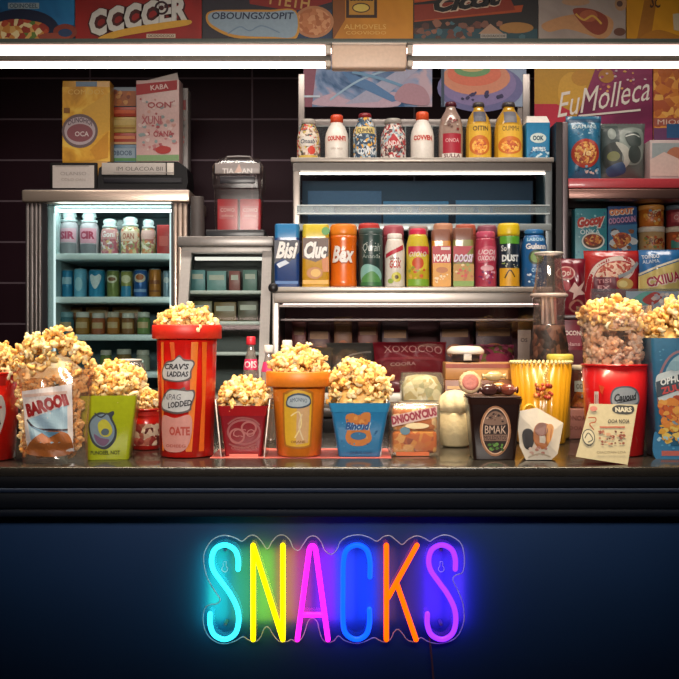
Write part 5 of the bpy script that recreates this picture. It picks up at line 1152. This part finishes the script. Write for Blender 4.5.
# 7 dark red square tub with its clear stand
t7, _, _, _ = square_bucket('dark red square popcorn tub with raised swirls in a clear stand', 'popcorn tub', 245, 36, 47, 405, 2.425, [
    ('o', 246, 432, 17, 13, 2, '#a05a5a'), ('o', 239, 436, 8, 8, 1.8, '#b06a66'), ('o', 251, 428, 8, 7, 1.8, '#b06a66'), ('l', [(230, 424), (240, 418), (254, 419), (262, 425)], 1.6, '#9a5452'), ('l', [(231, 444), (244, 448), (258, 444)], 1.6, '#9a5452'), ('t', 'CSO', 246, 433, 22, 8, '#b87470', {'shear': .2, 'bold': 0}), ('t', 'OIOROOES', 246, 448, 26, 3, '#a86660'), ('r', 231, 454, 260, 458.5, '#e08a7c')], '#8a1220', z0=ZM, band=(9, P('#a3161c', .3, 0, .4)))
H('popcorn heaped in the dark red square tub', 245, 2.425, 379, 407, 25.5, 17, square=True, size=.024)
YA = 2.425; sa = YA / F
t = thing('acrylic_stand', 'clear acrylic stand of two slanted sides around the dark red tub', 'stand', (X(245, YA), YA, ZM))
m = MB(); AC = CLEAR('#f3e8e4', .09, .05, .10, 'acrylic'); ae = P('#d8ccc8', .25, 0, .5)
for sg in (-1, 1):
    m = MB(); e = MB()
    q = [(sg * 21 * sa, -24 * sa, .0004), (sg * 26.5 * sa, -24 * sa, 56 * sa), (sg * 26.5 * sa, 20 * sa, 56 * sa), (sg * 21 * sa, 20 * sa, .0004)]
    q2 = [(x + sg * .0025, y, z) for x, y, z in q]
    m.loft([q, q2], AC); m.build('side_panel', t)
    e.tube([q[0], q[1], q[2]], .0017, ae, 6); e.build('panel_edge', t)
# 8 orange bucket
t8, _, h8, _ = round_bucket('orange popcorn bucket with a thick rim and a yellow panel', 'popcorn bucket', 299, 459, 22, 27.5, 371, 2.41, (), '#d0701a', rim='#dd7a1e', lipr=33, liph=15, z0=ZM)
am = MB(); s8 = 2.41 / F
art(am, surf_round(prof_r([(22 * s8, 0), (27.5 * s8, h8)])), [('s', [(283, 398), (286, 392), (298, 388), (312, 391), (315, 398), (313, 440), (309, 448), (289, 448), (284, 440)], '#a8661c'), ('s', [(285, 399), (288, 394), (298, 390), (310, 393), (313, 399), (311, 438), (308, 446), (290, 446), (286, 439)], '#d3a52c'), ('p', [(298, 408), (311, 400), (309, 443), (297, 445)], '#c9a070'), ('s', [(287, 405), (289, 397), (299, 393), (310, 396), (312, 404), (304, 408), (292, 408)], '#3f4a58'), ('s', [(288.5, 404), (290.5, 398), (299, 395), (309, 397.5), (310.5, 403), (303, 406.5), (293, 406.5)], '#a9b4b8'), ('t', 'AMONNO', 299.5, 401, 17, 4, '#38485a', {'arch': 1.5}), ('l', [(292, 416), (300, 412), (302, 425), (296, 438)], 1.2, '#e6cf90'), ('l', [(303, 414), (300, 426), (304, 440)], 1.4, '#d8c098'), ('t', 'ORANE', 299, 442, 14, 2.4, '#8a5a20')], mkconv(299, 2.41 - 25 * s8, ZM), s8, True, .0015); am.build('printed_label', t8)
H('popcorn heaped in the orange bucket', 299, 2.41, 349, 376, 30, 18, peaks=((-.1, .5, .005),))
# 9 blue square tub
square_bucket('square blue popcorn tub with an orange patch and blue script', 'popcorn tub', 359, 41, 58, 402, 2.425, [
    ('s', [(345, 416), (352, 413), (358, 415), (364, 412), (370, 414), (369, 428), (371, 440), (362, 446), (350, 445), (345, 438), (347, 428)], '#c87a3a'), ('b', 3, 348, 418, 367, 442, 14, 2.4, ['#d8944a', '#a85a2c', '#b86a34']), ('t', 'Bincud', 357, 426, 25, 8, '#1d4f8a', {'shear': .3, 'bold': .05, 'edge': '#a8c4d8'}), ('e', 358, 436, 8, 4, '#3a6f9a'), ('b', 8, 336, 405, 384, 455, 26, .9, ['#3f8fc0', '#1f5a88']), ('t', 'ONASE OLN', 360, 453, 22, 2.6, '#174a74')], '#2577a8', None, None, 0, z0=ZM, band=(8, P('#2f86b5', .35, 0, .3)))
H('large popcorn heap towering over the square blue tub', 360, 2.425, 362, 406, 30, 19, square=True, peaks=((-.45, .35, .018), (.45, .25, .006)), flat=.36, over=1.08)
# 10 clear snack pack
t = thing('snack_pack', 'clear upright pack of orange crisps with slanted red lettering', 'snack pack', (X(414, 2.43), 2.43, ZT0))
s10 = 2.43 / F; px10 = lambda a: (a - 414) * s10; pz10 = lambda b: Z(b, 2.43) - ZT0
m = MB(); m.box(px10(389), px10(439), -.035, .035, 0, pz10(402.5), CLEAR('#f6ece2', .07, .07, .08, 'pack_film'), .006, 2); m.build('wrapper', t)
m = MB(); m.box(px10(392), px10(436), -.028, .03, .006, pz10(430), FOOD(['#c8762a', '#d8963c', '#a8541f', '#e0b064', '#8a3c1a', '#c86a24'], 55), .01, 3); m.box(px10(392), px10(436), -.026, .03, pz10(430), pz10(407), FOOD(['#d8b070', '#c8843a', '#e6cfa0', '#b86a2c'], 65), .01, 3); m.build('crisps', t)
m = MB(); art(m, surf_flat(.0352), [('p', [(391, 416), (436, 406), (436, 417), (391, 427)], '#c9aaa0'), ('t', "DNIOON'CIUS", 413, 416, 46, 9, '#8e1c34', {'bold': .06, 'rot': 12}), ('e', 404, 431, 5, 4, '#5a7a8a'), ('r', 395, 452, 428, 456, '#c8602c'), ('e', 416, 426, 12, 3, '#e0c89a')], mkconv(414, 2.39, ZT0), s10); m.build('printed_label', t)
t = thing('acrylic_stand', 'clear slanted acrylic panel at the left of the orange crisp pack', 'panel', (X(384, 2.43), 2.43, ZM))
m = MB(); q = [(-4.5 * s10, -.05, .0003), (2 * s10, -.05, 56 * s10), (2 * s10, .04, 56 * s10), (-4.5 * s10, .04, .0003)]; m.loft([q, [(x + .0025, y, z) for x, y, z in q]], AC); m.build('side_panel', t)
m = MB(); m.tube(q[:3], .0017, ae, 6); m.build('panel_edge', t)
# 11 stack behind: white box and clear clamshell
YQ2 = 2.74
carton('storage_box', 'plain off white box under the clear clamshell, behind the crisp pack', 'box', 400, 444, 402, YQ2, ZT0, '#b9b4a4', [('r', 402, 406, 442, 420, '#8fa39a')], .12, 0, flap=False)
t = thing('clamshell_box', 'clear clamshell box of pale flakes on the off white box', 'food box', (X(423, YQ2), YQ2 + .06, Z(402, YQ2) + .0008))
sq2 = YQ2 / F; hq = Z(373, YQ2) - Z(402, YQ2) - .001
m = MB(); m.loft([rrect(40 * sq2, .10, .008, 0), rrect(43.5 * sq2, .115, .01, hq * .6), rrect(44 * sq2, .117, .01, hq * .62), rrect(40 * sq2, .10, .012, hq)], CLEAR('#f0eee2', .09, .07, .14, 'clamshell')); smooth_by_angle(m.build('shell', t))
m = MB(); m.loft([rrect(38 * sq2, .09, .01, .003), rrect(40 * sq2, .10, .02, hq * .5), rrect(30 * sq2, .07, .02, hq * .85), rrect(12 * sq2, .03, .008, hq * .92)], FOOD(['#d8d2b8', '#c8c0a0', '#e6e2d0', '#a8a888', '#b8a878'], 60)); smooth_by_angle(m.build('flakes', t), 80)
# small bottles behind the dark red tub
YBt = 2.76
def sb(lab, x0, x1, top, capc, bodyc, band): bottle('syrup_bottle', lab, 'bottle', x0, x1, top, YBt, ZT0, [(.95, 0), (1, .03), (1, .62), (.9, .74), (.5, .86), (.42, .90), (.42, .93)], bodyc, ([(.55, .92), (.6, .93), (.58, .985), (.5, 1.)], P(capc, .35)), band, 'slim bottles behind the dark red tub')
sb('clear slim bottle with a red cap and pink lettering behind the dark red tub', 243, 259, 336.5, '#d02c3c', CLEAR('#e6dcd8', .12, .06, .3, 'bottle_plastic'), [('r', 243, 359, 259, 370, '#c8265a'), ('t', 'OIS', 251, 364.5, 13, 7, '#ead0d4')])
sb('white capped clear bottle with a pink band, next to the red capped bottle', 260.5, 277, 345, '#e6e0da', CLEAR('#e6dcd8', .12, .06, .35, 'bottle_plastic'), [('r', 260.5, 362, 277, 372, '#c8326a')])
sb('white capped clear bottle behind the left side of the orange bucket heap', 278.5, 296, 340, '#ece6de', CLEAR('#e9e2dc', .12, .06, .4, 'bottle_plastic'), [('r', 278.5, 360, 296, 374, '#cfc4bc')])
# 12 cream crock
t = thing('cream_crock', 'small cream crock with a gathered cloth like top beside the brown tub', 'crock', (X(455, 2.62), 2.62, ZT0))
s12 = 2.62 / F
m = MB(); m.lathe([(0, .001), (12 * s12, .001), (15 * s12, .008), (17 * s12, 20 * s12), (16.5 * s12, 32 * s12), (14.5 * s12, 35 * s12), (14 * s12, 35 * s12), (15 * s12, 30 * s12), (0, 29 * s12)], P('#d9c79c', .5, bump=.4, bscale=90), 44, wav=lambda a, z: .02 * math.sin(7 * a + 40 * z)); m.build('pot', t)
m = MB(); m.lathe([(14 * s12, 35 * s12), (17 * s12, 37 * s12), (17.5 * s12, 42 * s12), (15 * s12, 50 * s12), (9 * s12, 55 * s12), (0, 57 * s12)], P('#e3d3aa', .55, bump=.8, bscale=70), 44, wav=lambda a, z: .07 * math.sin(9 * a + 60 * z) + .04 * math.sin(5 * a)); m.build('gathered_top', t)
# 13 brown tub
square_bucket('square dark brown tub with a copper oval emblem', 'snack tub', 492, 41, 51, 398, 2.375, [
    ('e', 492.5, 431, 15.5, 25.5, '#a8714a'), ('e', 492.5, 431, 13.8, 23.6, '#e2b898'), ('e', 492.5, 431, 12.8, 22.4, '#2a1612'), ('s', [(482, 424), (485, 415), (492, 411), (500, 415), (503, 424)], '#8a6a58'), ('b', 3, 484, 414, 501, 423, 18, 1.4, ['#2a1612', '#c8a890', '#6a4a3c']), ('t', 'BMAK', 492.5, 429.5, 21, 8, '#d8b8a0', {'bold': .05}), ('r', 480.5, 434.5, 504.5, 441, '#8a6a5a'), ('t', 'MOLEDNTOS', 492.5, 437.8, 22, 4.5, '#1d0f0c', {'bold': .04}), ('b', 5, 485, 443, 500, 450, 14, 1.8, ['#4f7a34', '#6a9a44', '#3a5a28'])], '#23110e', None, None, R(-2), band=(5, P('#2e1812', .3, 0, .4)), name='snack_tub', rough=.3)
# goods heaped on the brown tub
zb13 = Z(398, 2.375) + .003
m = MB(); m.box(-S(25, 2.375), S(25, 2.375), -S(25, 2.375), S(25, 2.375), 0, .004, P('#3a2018', .4), .001); o = m.build('tub_lid', None, (X(492, 2.375), 2.375, zb13)); tag(o, 'flat brown lid on the square dark brown tub', 'lid')
zb13 += .0046
def cookie(lab, px, py, r, Y, ang, c1, c2):
    s = Y / F; m = MB()
    t = thing('round_cookie', lab, 'cookie', (X(px, Y), Y, Z(py, Y)), 0, None, ang)
    m.lathe([(0, -.006), (r * s * .9, -.006), (r * s, 0), (r * s * .92, .006), (r * s * .8, .008), (0, .006)], P(c1, .6, bump=.6, bscale=140), 36, wav=lambda a, z: .03 * math.sin(14 * a)); m.build('biscuit', t)
    m = MB(); m.lathe([(r * s * .75, .007), (r * s * .6, .011), (r * s * .4, .009), (r * s * .2, .011), (0, .010)], P(c2, .5, bump=.4, bscale=140), 30); m.build('icing', t)
cookie('round pale cookie with a dusty rose centre standing on the brown tub lid', 470, 382.5, 11.5, 2.335, R(80), '#d0b088', '#b8675a')
def sweet(lab, px, py, w, h, Y, rz_, c, zoff=0):
    s = Y / F; t = thing('wrapped_sweet', lab, 'sweet', (X(px, Y), Y, zb13 + zoff), rz_, 'wrapped sweets on the brown tub lid')
    m = MB(); secs = []
    for k in range(13):
        f = -1 + k / 6; rr_ = h * s / 2 * max(.12, (1 - abs(f / .72) ** 3) ** .5 if abs(f) < .7 else .12 + (abs(f) - .7) * 1.6)
        secs.append([(f * w * s / 2, rr_ * math.cos(a) * 1.0, h * s / 2 + rr_ * math.sin(a)) for a in [2 * math.pi * j / 12 for j in range(12)]])
    m.loft(secs, P(c, .25, 0, .6, .4, 120), smooth=True); m.build('wrapper', t)
    m = MB()
    for sg in (-1, 1): m.tube([(sg * w * s * .36, h * s * .12 * math.cos(a), h * s / 2 + h * s * .12 * math.sin(a)) for a in [2 * math.pi * j / 10 for j in range(11)]], .0012, P('#a88a5a', .3, .6), 6, False)
    m.build('twist', t)
sweet('dark plum wrapped sweet in the middle of the brown tub lid', 489, 390, 24, 13, 2.34, R(15), '#4a2a28')
sweet('amber wrapped sweet behind the dark plum one on the brown tub lid', 497, 384, 26, 13, 2.40, R(-20), '#b07a3a')
sweet('reddish brown wrapped sweet at the right of the brown tub lid', 508, 388, 20, 12, 2.345, R(-35), '#7a3a2c')
sweet('pale gold wrapped sweet stacked on the amber one', 494, 378, 24, 10, 2.40, R(10), '#cdb07a', S(13.2, 2.4))
# 14 boxes and white lidded pot behind
carton('storage_box', 'lower kraft brown box behind the brown tub', 'box', 445, 514, 380, 2.76, ZT0, '#7a4a30', [('r', 447, 386, 512, 389, '#c8a070')], .11, 0, flap=False)
carton('storage_box', 'upper tan box with a dark red band, on the kraft brown box', 'box', 446, 513, 362.5, 2.765, Z(380, 2.76) + .0006, '#a8743e', [('r', 446, 364, 513, 368, '#8a3a24'), ('r', 470, 370, 508, 379, '#c8924a')], .10, R(-1), flap=False)
YW3 = 2.81; zw = Z(362.5, 2.765) + .0008
t = thing('lidded_pot', 'small dark pot with a wide white lid on the tan box', 'pot', (X(465.5, YW3), YW3, zw))
sw = YW3 / F; hw = Z(345.5, YW3) - zw
m = MB(); m.lathe([(0, .0005), (13 * sw, .0005), (14 * sw, .004), (14 * sw, hw * .5), (0, hw * .5)], P('#3a3030', .3, 0, .4), 36); m.build('body', t)
m = MB(); m.lathe([(0, hw * .45), (17 * sw, hw * .48), (18.5 * sw, hw * .55), (18.5 * sw, hw * .72), (14 * sw, hw * .95), (0, hw)], P('#e6ddd0', .35, 0, .3), 40); m.build('lid', t)
m = MB(); m.box(-4 * sw, 4 * sw, -17 * sw, -14.2 * sw, hw * .1, hw * .55, P('#d8cdbf', .35), .002); m.build('spout', t)
# 15 yellow ribbed bucket
YY = 2.715; sy = YY / F; hy = Z(362, YY) - CZ
t = thing('ribbed_bucket', 'golden yellow ribbed bucket with a beaded rim and a hanging red tassel', 'bucket', (X(541, YY), YY, CZ))
a15, b15 = 23.5 * sy, 30 * sy; wv15 = lambda a, z: .02 * math.cos(26 * a)
m = MB(); m.lathe([(0, .001), (a15 * .95, .001), (a15, .005), (b15, hy - .004), (b15 - .004, hy - .004), (a15 - .004, .008), (0, .008)], P('#cf931c', .32, 0, .3), 104, wav=wv15); m.build('body', t)
m = MB()
for k in range(44):
    a = 2 * math.pi * k / 44; rb = .0048; cx_, cy_ = b15 * math.sin(a), -b15 * math.cos(a)
    m.lathe([(0, hy - rb), (rb * .75, hy - rb * .66), (rb, hy), (rb * .75, hy + rb * .66), (0, hy + rb)], '#e6d49a', 8, cx_, cy_)
m.build('beaded_rim', t)
rg = random.Random(8); m = MB()
fr = lambda v: -(a15 + (b15 - a15) * v / hy) - .004
for k in range(9):
    v = hy - .006 - k * .0062; m.lathe([(0, v - .004), (.0035, v - .002), (.004, v), (.0035, v + .002), (0, v + .004)], '#e8cf7c', 8, -.004 + .004 * math.sin(k), fr(v) - .004)
m.build('bead_string', t)
m = MB()
for k in range(26):
    v = hy - .078 + rg.uniform(-.016, .02); u = -.012 + rg.uniform(-.022, .022); q = rg.uniform(.005, .008)
    m.lathe([(0, v - q), (q * .75, v - q * .66), (q, v), (q * .75, v + q * .66), (0, v + q)], rg.choice(['#a8301c', '#c8502a', '#7a2416', '#d8863c']), 8, u, fr(v) - .006 - rg.uniform(0, .006))
m.build('red_tassel', t)
m = MB(); m.tube([(-.048 + .018 * math.cos(a), fr(hy * .38) - .006, hy * .38 + .026 * math.sin(a)) for a in [R(30 + 300 * k / 16) for k in range(17)]], .004, P('#e0ac28', .32, 0, .4), 8); m.build('side_handle', t)
# round yellow lid lying on the jar, seen over the bucket rim
# 16 orange jar on pink box
carton('snack_box', 'dusty pink box with small print behind the golden ribbed bucket', 'box', 563, 600, 409, 2.82, ZT0, '#9a6660', [('t', 'ONOAE', 578, 418, 22, 5, '#7a443f'), ('t', 'LOOA OI', 578, 428, 24, 4, '#7f4a44')], .14, 0, flap=False)
bottle('candy_jar', 'glass jar of orange sweets on the dusty pink box', 'jar', 569, 596, 365, 2.88, Z(409, 2.82) + .0008, [(.9, 0), (1, .04), (1, .82), (.9, .88)], CLEAR('#f2e2cc', .10, .06, .06, 'jar_glass'), ([(.92, .88), (.96, .89), (.96, .98), (.88, 1.)], P('#d8ccb8', .35)), [('r', 571, 381, 589, 392, '#a8b0b0'), ('t', 'ODON', 580, 386.5, 14, 5, '#5a5048')], inner=(.78, FOOD(['#d8842a', '#c86a1c', '#e0a040', '#a85418'], 80)))
# 17 white pouch with three rounds
t = thing('sweet_pouch', 'faceted white paper pouch with black, brown and tan round prints', 'pouch', (X(540, 2.345), 2.345, ZT0), R(-6))
s17 = 2.345 / F; q17 = lambda x, y, z: ((x - 540) * s17, y, (462 - z) * s17)
m = MB()
fr_ = [q17(516, -.02, 414), q17(536, -.028, 410), q17(562, -.02, 425), q17(556, -.03, 455), q17(550, -.032, 461), q17(525, -.032, 461.5), q17(519, -.026, 448)]
bk_ = [q17(518, .01, 416), q17(538, .016, 412), q17(560, .01, 427), q17(556, .03, 455), q17(549, .034, 461), q17(526, .034, 461.5), q17(521, .02, 448)]
ce = q17(541, -.040, 440); cb_ = q17(541, .032, 440)
vs = fr_ + bk_ + [ce, cb_]; fs = []
for k in range(7):
    j = (k + 1) % 7; fs += [(k, 14, j), (7 + k, 7 + j, 15), (k, j, 7 + j, 7 + k)]
m.add(vs, [tuple(reversed(f)) for f in fs], P('#d8ccba', .45, bump=.25, bscale=40))
m.build('paper', t)
def s17f(u, v, d):   # front of the pouch, blended towards its centre ridge
    rr_ = min(1, math.hypot((u - ce[0]) / .06, (v - ce[2]) / .06)); return (u, -.0400 + .011 * rr_ - d - .002, v)
m = MB(); art(m, s17f, [('s', [(521, 436), (523, 430), (528, 429), (532, 433), (532, 444), (528, 450), (523, 447)], '#2e2a2c'), ('s', [(533, 428), (538, 423), (546, 424), (550, 430), (546, 446), (538, 449), (532, 440)], '#a8622c'), ('s', [(534, 427), (539, 423), (544, 424), (546, 432), (540, 436), (534, 433)], '#6a3418'), ('s', [(545, 427), (549, 424), (552, 428), (549, 440), (545, 444)], '#c88a4a'), ('b', 4, 529, 447, 548, 455, 12, 2, ['#c8a090', '#b87a6a', '#e0c8b8']), ('l', [(527, 458), (538, 454), (549, 457)], 1.4, '#b8a890')], mkconv(540, 2.305, ZT0), s17); m.build('printed_picture', t)
# 18 red bucket with clear bag
t18, _, h18, b18 = round_bucket('wide red popcorn bucket with a grey cloud sticker behind the menu card', 'popcorn bucket', 615, 459, 27.5, 32.5, 364, 2.44, (), '#bf161a', z0=ZT0)
am = MB(); s18 = 2.44 / F
art(am, surf_round(prof_r([(27.5 * s18, 0), (32.5 * s18, h18)])), [('s', [(602, 396), (606, 388), (616, 386), (626, 388), (632, 395), (631, 404), (618, 407), (604, 406)], '#5a6270'), ('s', [(603.5, 396), (607, 389.5), (616, 387.5), (625, 389.5), (630, 395.5), (629.5, 402.5), (618, 405), (605, 404.5)], '#a3a9ae'), ('t', 'Cauoud', 617, 397, 23, 8, '#23262c', {'shear': .3, 'bold': .04, 'rot': 5}), ('l', [(608, 403), (618, 401), (628, 399)], 1, '#23262c'), ('r', 585, 392, 590, 411, '#d8c8c0'), ('t', 'I1', 587.5, 401, 2.5, 12, '#a8302c'), ('p', [(590, 385), (596, 387), (594, 395), (592, 392)], '#d8502a')], mkconv(615, 2.44 - 30 * s18, ZT0), s18, True, .0012); am.build('sticker', t18)
t = thing('popcorn_bag', 'clear open bag of popcorn standing out of the wide red bucket', 'popcorn bag', (X(614, 2.44), 2.44, Z(368, 2.44)))
m = MB(); hb_ = 62 * s18; n_ = 56
m.lathe([(27 * s18, -.05), (29.5 * s18, 0), (31 * s18, hb_ * .3), (33 * s18, hb_ * .7), (36.5 * s18, hb_)], CLEAR('#fff4ee', .06, .1, .08, 'bag_film'), n_, wav=lambda a, z: .03 * math.sin(11 * a) * (z / hb_ + .3) + .02 * math.sin(5 * a + 30 * z)); m.build('film', t)
g = np.random.default_rng(77); pts = []
for i in range(360):
    a = g.uniform(0, 2 * math.pi); zz_ = g.uniform(-.035, hb_ * .86); r_ = (26 + 4 * max(0, zz_) / hb_) * s18 * (1 if g.random() < .75 else g.uniform(.3, 1)) - .007
    pts.append(((r_ * math.sin(a), -r_ * math.cos(a), zz_), math.cos(a) > -.1))
o = pop_mesh('popcorn', pts, .028, 77, popcorn_mat(('#fff4e6', '#ffe3c8', '#f8c090')), (X(614, 2.44), 2.44, Z(368, 2.44))); tag(o, 'pinkish popcorn filling the clear bag in the wide red bucket', 'popcorn', None, 'stuff')
H('popcorn heaped at the mouth of the clear bag in the wide red bucket', 612, 2.44, 303, 322, 33, 20, size=.026, peaks=((.1, .4, .004),))
# 19 menu card
t = thing('menu_card', 'cream menu card with small print leaning on the wide red bucket', 'card', (X(609, 2.235), 2.235, ZT0), R(3), None, R(-13))
s19 = 2.235 / F; mcx = lambda px: (px - 609) * s19; mz = lambda py: (465.5 - py) * s19 * 1.03
crd = [(576, 458), (594, 406), (643, 407), (628, 466)]
m = MB(); A_ = [(mcx(x), 0, mz(y)) for x, y in crd]; zmin = min(p[2] for p in A_); A_ = [(x, y, z - zmin) for x, y, z in A_]
m.loft([A_, [(x, y + .0016, z) for x, y, z in A_]], P('#c6b995', .6))
art(m, lambda u, v, d: (u, -d, v - zmin), [('s', [(617, 410), (622, 407.5), (632, 408), (638, 408.5), (639, 413), (634, 416.5), (622, 416), (617, 413.5)], '#3a3a38'), ('t', 'NARS', 628, 412, 17, 5, '#d0c8b0', {'bold': .05}), ('t', 'OOA NOIA', 622, 423.5, 22, 4, '#3f3a30', {'shear': .2}), ('r', 602, 428.5, 628, 430, '#b8604a'), ('b', 3, 601, 433, 628, 447, 40, 1.5, ['#8a4a38', '#a86a50', '#6a3a2c', '#c89a78']), ('e', 590, 439, 6.5, 8, '#4a4a44'), ('e', 590, 439, 5.6, 7, '#cfc4a4'), ('l', [(586, 440), (590, 435), (594, 441), (589, 444)], 1, '#4a4a44'), ('l', [(591, 420), (598, 420), (598, 424), (592, 426), (596, 432)], 1, '#a8502c'), ('e', 597, 411, 4, 2.5, '#c87a6a'), ('t', 'OIACOAN LOA', 612, 454, 30, 2.4, '#8a8068')], lambda px, py: (mcx(px), mz(py)), s19, False, .0005)
m.build('printed_card', t)
# 20 blue popcorn box at the right edge
square_bucket('big blue popcorn box with a pale ring picture, cut by the right edge', 'popcorn box', 689, 74, 88, 338, 2.40, [
    ('b', 3, 652, 345, 678, 455, 30, 1.1, ['#4f8fb0', '#1f5a80']), ('o', 674, 392, 24, 42, 2.5, '#8f6a74'), ('e', 676, 392, 21, 38, '#8fb0be'), ('b', 9, 662, 362, 682, 385, 10, 1, ['#c9d8dc']), ('s', [(649, 378), (658, 372), (672, 370), (684, 376), (680, 390), (664, 398), (652, 400)], '#c8d4d8'), ('p', [(649, 382), (684, 370), (684, 386), (650, 398)], '#3a4a58'), ('t', 'OPHU', 664, 380, 22, 7, '#e0e4e4', {'shear': .2, 'rot': 14, 'bold': .04}), ('t', 'ZUU', 664, 389, 20, 7, '#c84a4a', {'rot': 14, 'bold': .04}), ('e', 668, 366, 7, 5, '#7fa3b4'),
    ('b', 11, 653, 398, 690, 428, 70, 4.2, ['#c8602a', '#d8863a', '#a8442a', '#e0a04a']), ('b', 12, 654, 426, 690, 445, 34, 3.4, ['#d8a03a', '#e0c060', '#c8862c']), ('s', [(648, 432), (656, 440), (664, 446), (690, 448), (690, 462), (650, 460)], '#2f78a8'), ('r', 655, 451, 700, 456, '#b8605a'), ('b', 4, 652, 436, 676, 450, 10, 2, ['#4f9ac8', '#9fc8dc'])], '#2f6f94', 42, 50, R(-3), name='popcorn_box', rough=.4)
H('popcorn heaped in the big blue box at the right edge', 688, 2.40, 300, 341, 43, 21, ry=24, square=True, flat=.45, peaks=((-.35, .35, .008),))
# 21 carafe
YCa = 2.90; sc_ = YCa / F; hc = Z(253, YCa) - ZT0
t = thing('glass_carafe', 'tall glass carafe, clear above and dark below, behind the golden bucket', 'carafe', (X(549, YCa), YCa, ZT0))
vz = lambda py: Z(py, YCa) - ZT0
m = MB(); m.lathe([(15.4 * sc_, vz(325)), (15.2 * sc_, vz(322)), (15.6 * sc_, vz(302)), (17.5 * sc_, vz(296)), (16 * sc_, vz(291)), (14.5 * sc_, vz(286)), (11.5 * sc_, vz(260)), (14 * sc_, vz(253))], CLEAR('#f2e6e2', .12, .06, .07, 'carafe_glass'), 44); m.build('glass', t)
m = MB(); m.lathe([(0, .001), (18 * sc_, .001), (19.5 * sc_, .01), (19 * sc_, vz(346)), (16 * sc_, vz(331)), (15.4 * sc_, vz(325.2)), (0, vz(325.2))], FOOD(['#2a1815', '#1d1110', '#4a2a20', '#382018', '#5d3a2c', '#20120f'], 60), 40); m.build('dark_filling', t)
m = MB()
for k in range(7):
    a = k * .9; m.tube([(6.5 * sc_ * math.sin(a), 6.5 * sc_ * math.cos(a), vz(323)), (6 * sc_ * math.sin(a + .3), 6 * sc_ * math.cos(a + .3), vz(297))], .0045, ['#c8b8b0', '#d8ccc4', '#b87a74', '#cfc0b4'][k % 4], 8)
m.build('straw', t)
m = MB(); m.tube([(17 * sc_ * math.sin(a), 17 * sc_ * math.cos(a), vz(295.5)) for a in [2 * math.pi * k / 32 for k in range(33)]], .006, P('#c9b6b0', .25, 0, .6, .8, 90), 8, False); m.tube([(13.6 * sc_ * math.sin(a), 13.6 * sc_ * math.cos(a), vz(253.5)) for a in [2 * math.pi * k / 32 for k in range(33)]], .0035, P('#d8d2cc', .2, 0, .6), 8, False); m.build('collar', t)
bottle('mustard_jar', 'small jar with a pale yellow lid behind the golden bucket rim', 'jar', 547, 573, 354, 2.83, ZT0, [(.7, 0), (.78, .03), (.78, .86), (.75, .9)], P('#a8803c', .3, 0, .4), ([(.97, .9), (1.02, .91), (1.02, .98), (.9, 1.)], P('#dccb5a', .35)))

# ------------------------------------------------------------------ light, air and camera
def area(name, loc, size, e, col, rot, sy=None, spread=180):
    l = bpy.data.lights.new(name, 'AREA'); l.energy = e; l.color = col; l.size = size; l.spread = R(spread)
    if sy: l.shape = 'RECTANGLE'; l.size_y = sy
    o = bpy.data.objects.new(name, l); COL.objects.link(o); o.location = loc; o.rotation_euler = rot; return o
area('counter_fill', (0, 2.12, 2.9), 2.6, 30, (1, .81, .54), (R(6), 0, 0), .2, 72)  # added fill light over the counter, no fitting built
area('shelf_fill', (0, 3.10, 2.92), 3.0, 17, (1, .89, .78), (R(18), 0, 0), .2, 110)  # added fill light hidden behind the header, for the shelves
area('front_fill', (0, .1, 1.95), 1.6, 9, (1, .91, .82), (R(80), 0, 0), .3, 50)  # added front fill on the goods, out of view

w = bpy.data.worlds.new('dim_room_air'); bpy.context.scene.world = w; w.use_nodes = True
w.node_tree.nodes['Background'].inputs[0].default_value = (.05, .06, .09, 1); w.node_tree.nodes['Background'].inputs[1].default_value = .3

cam = bpy.data.cameras.new('camera'); co = bpy.data.objects.new('camera', cam); COL.objects.link(co)
co.location = (0, 0, ZC); co.rotation_euler = (R(90), 0, 0)
cam.sensor_fit = 'HORIZONTAL'; cam.sensor_width = 36; cam.lens = 36 * F / 679; cam.clip_start = .05
sc0 = bpy.context.scene; sc0.camera = co
sc0.view_settings.view_transform = 'Standard'; sc0.view_settings.look = 'None'; sc0.view_settings.exposure = 0; sc0.view_settings.gamma = 1
sc0.view_settings.use_curve_mapping = False
sc0.cycles.transparent_max_bounces = 24; sc0.cycles.max_bounces = 7; sc0.cycles.sample_clamp_indirect = 4
sc0.cycles.use_denoising = True
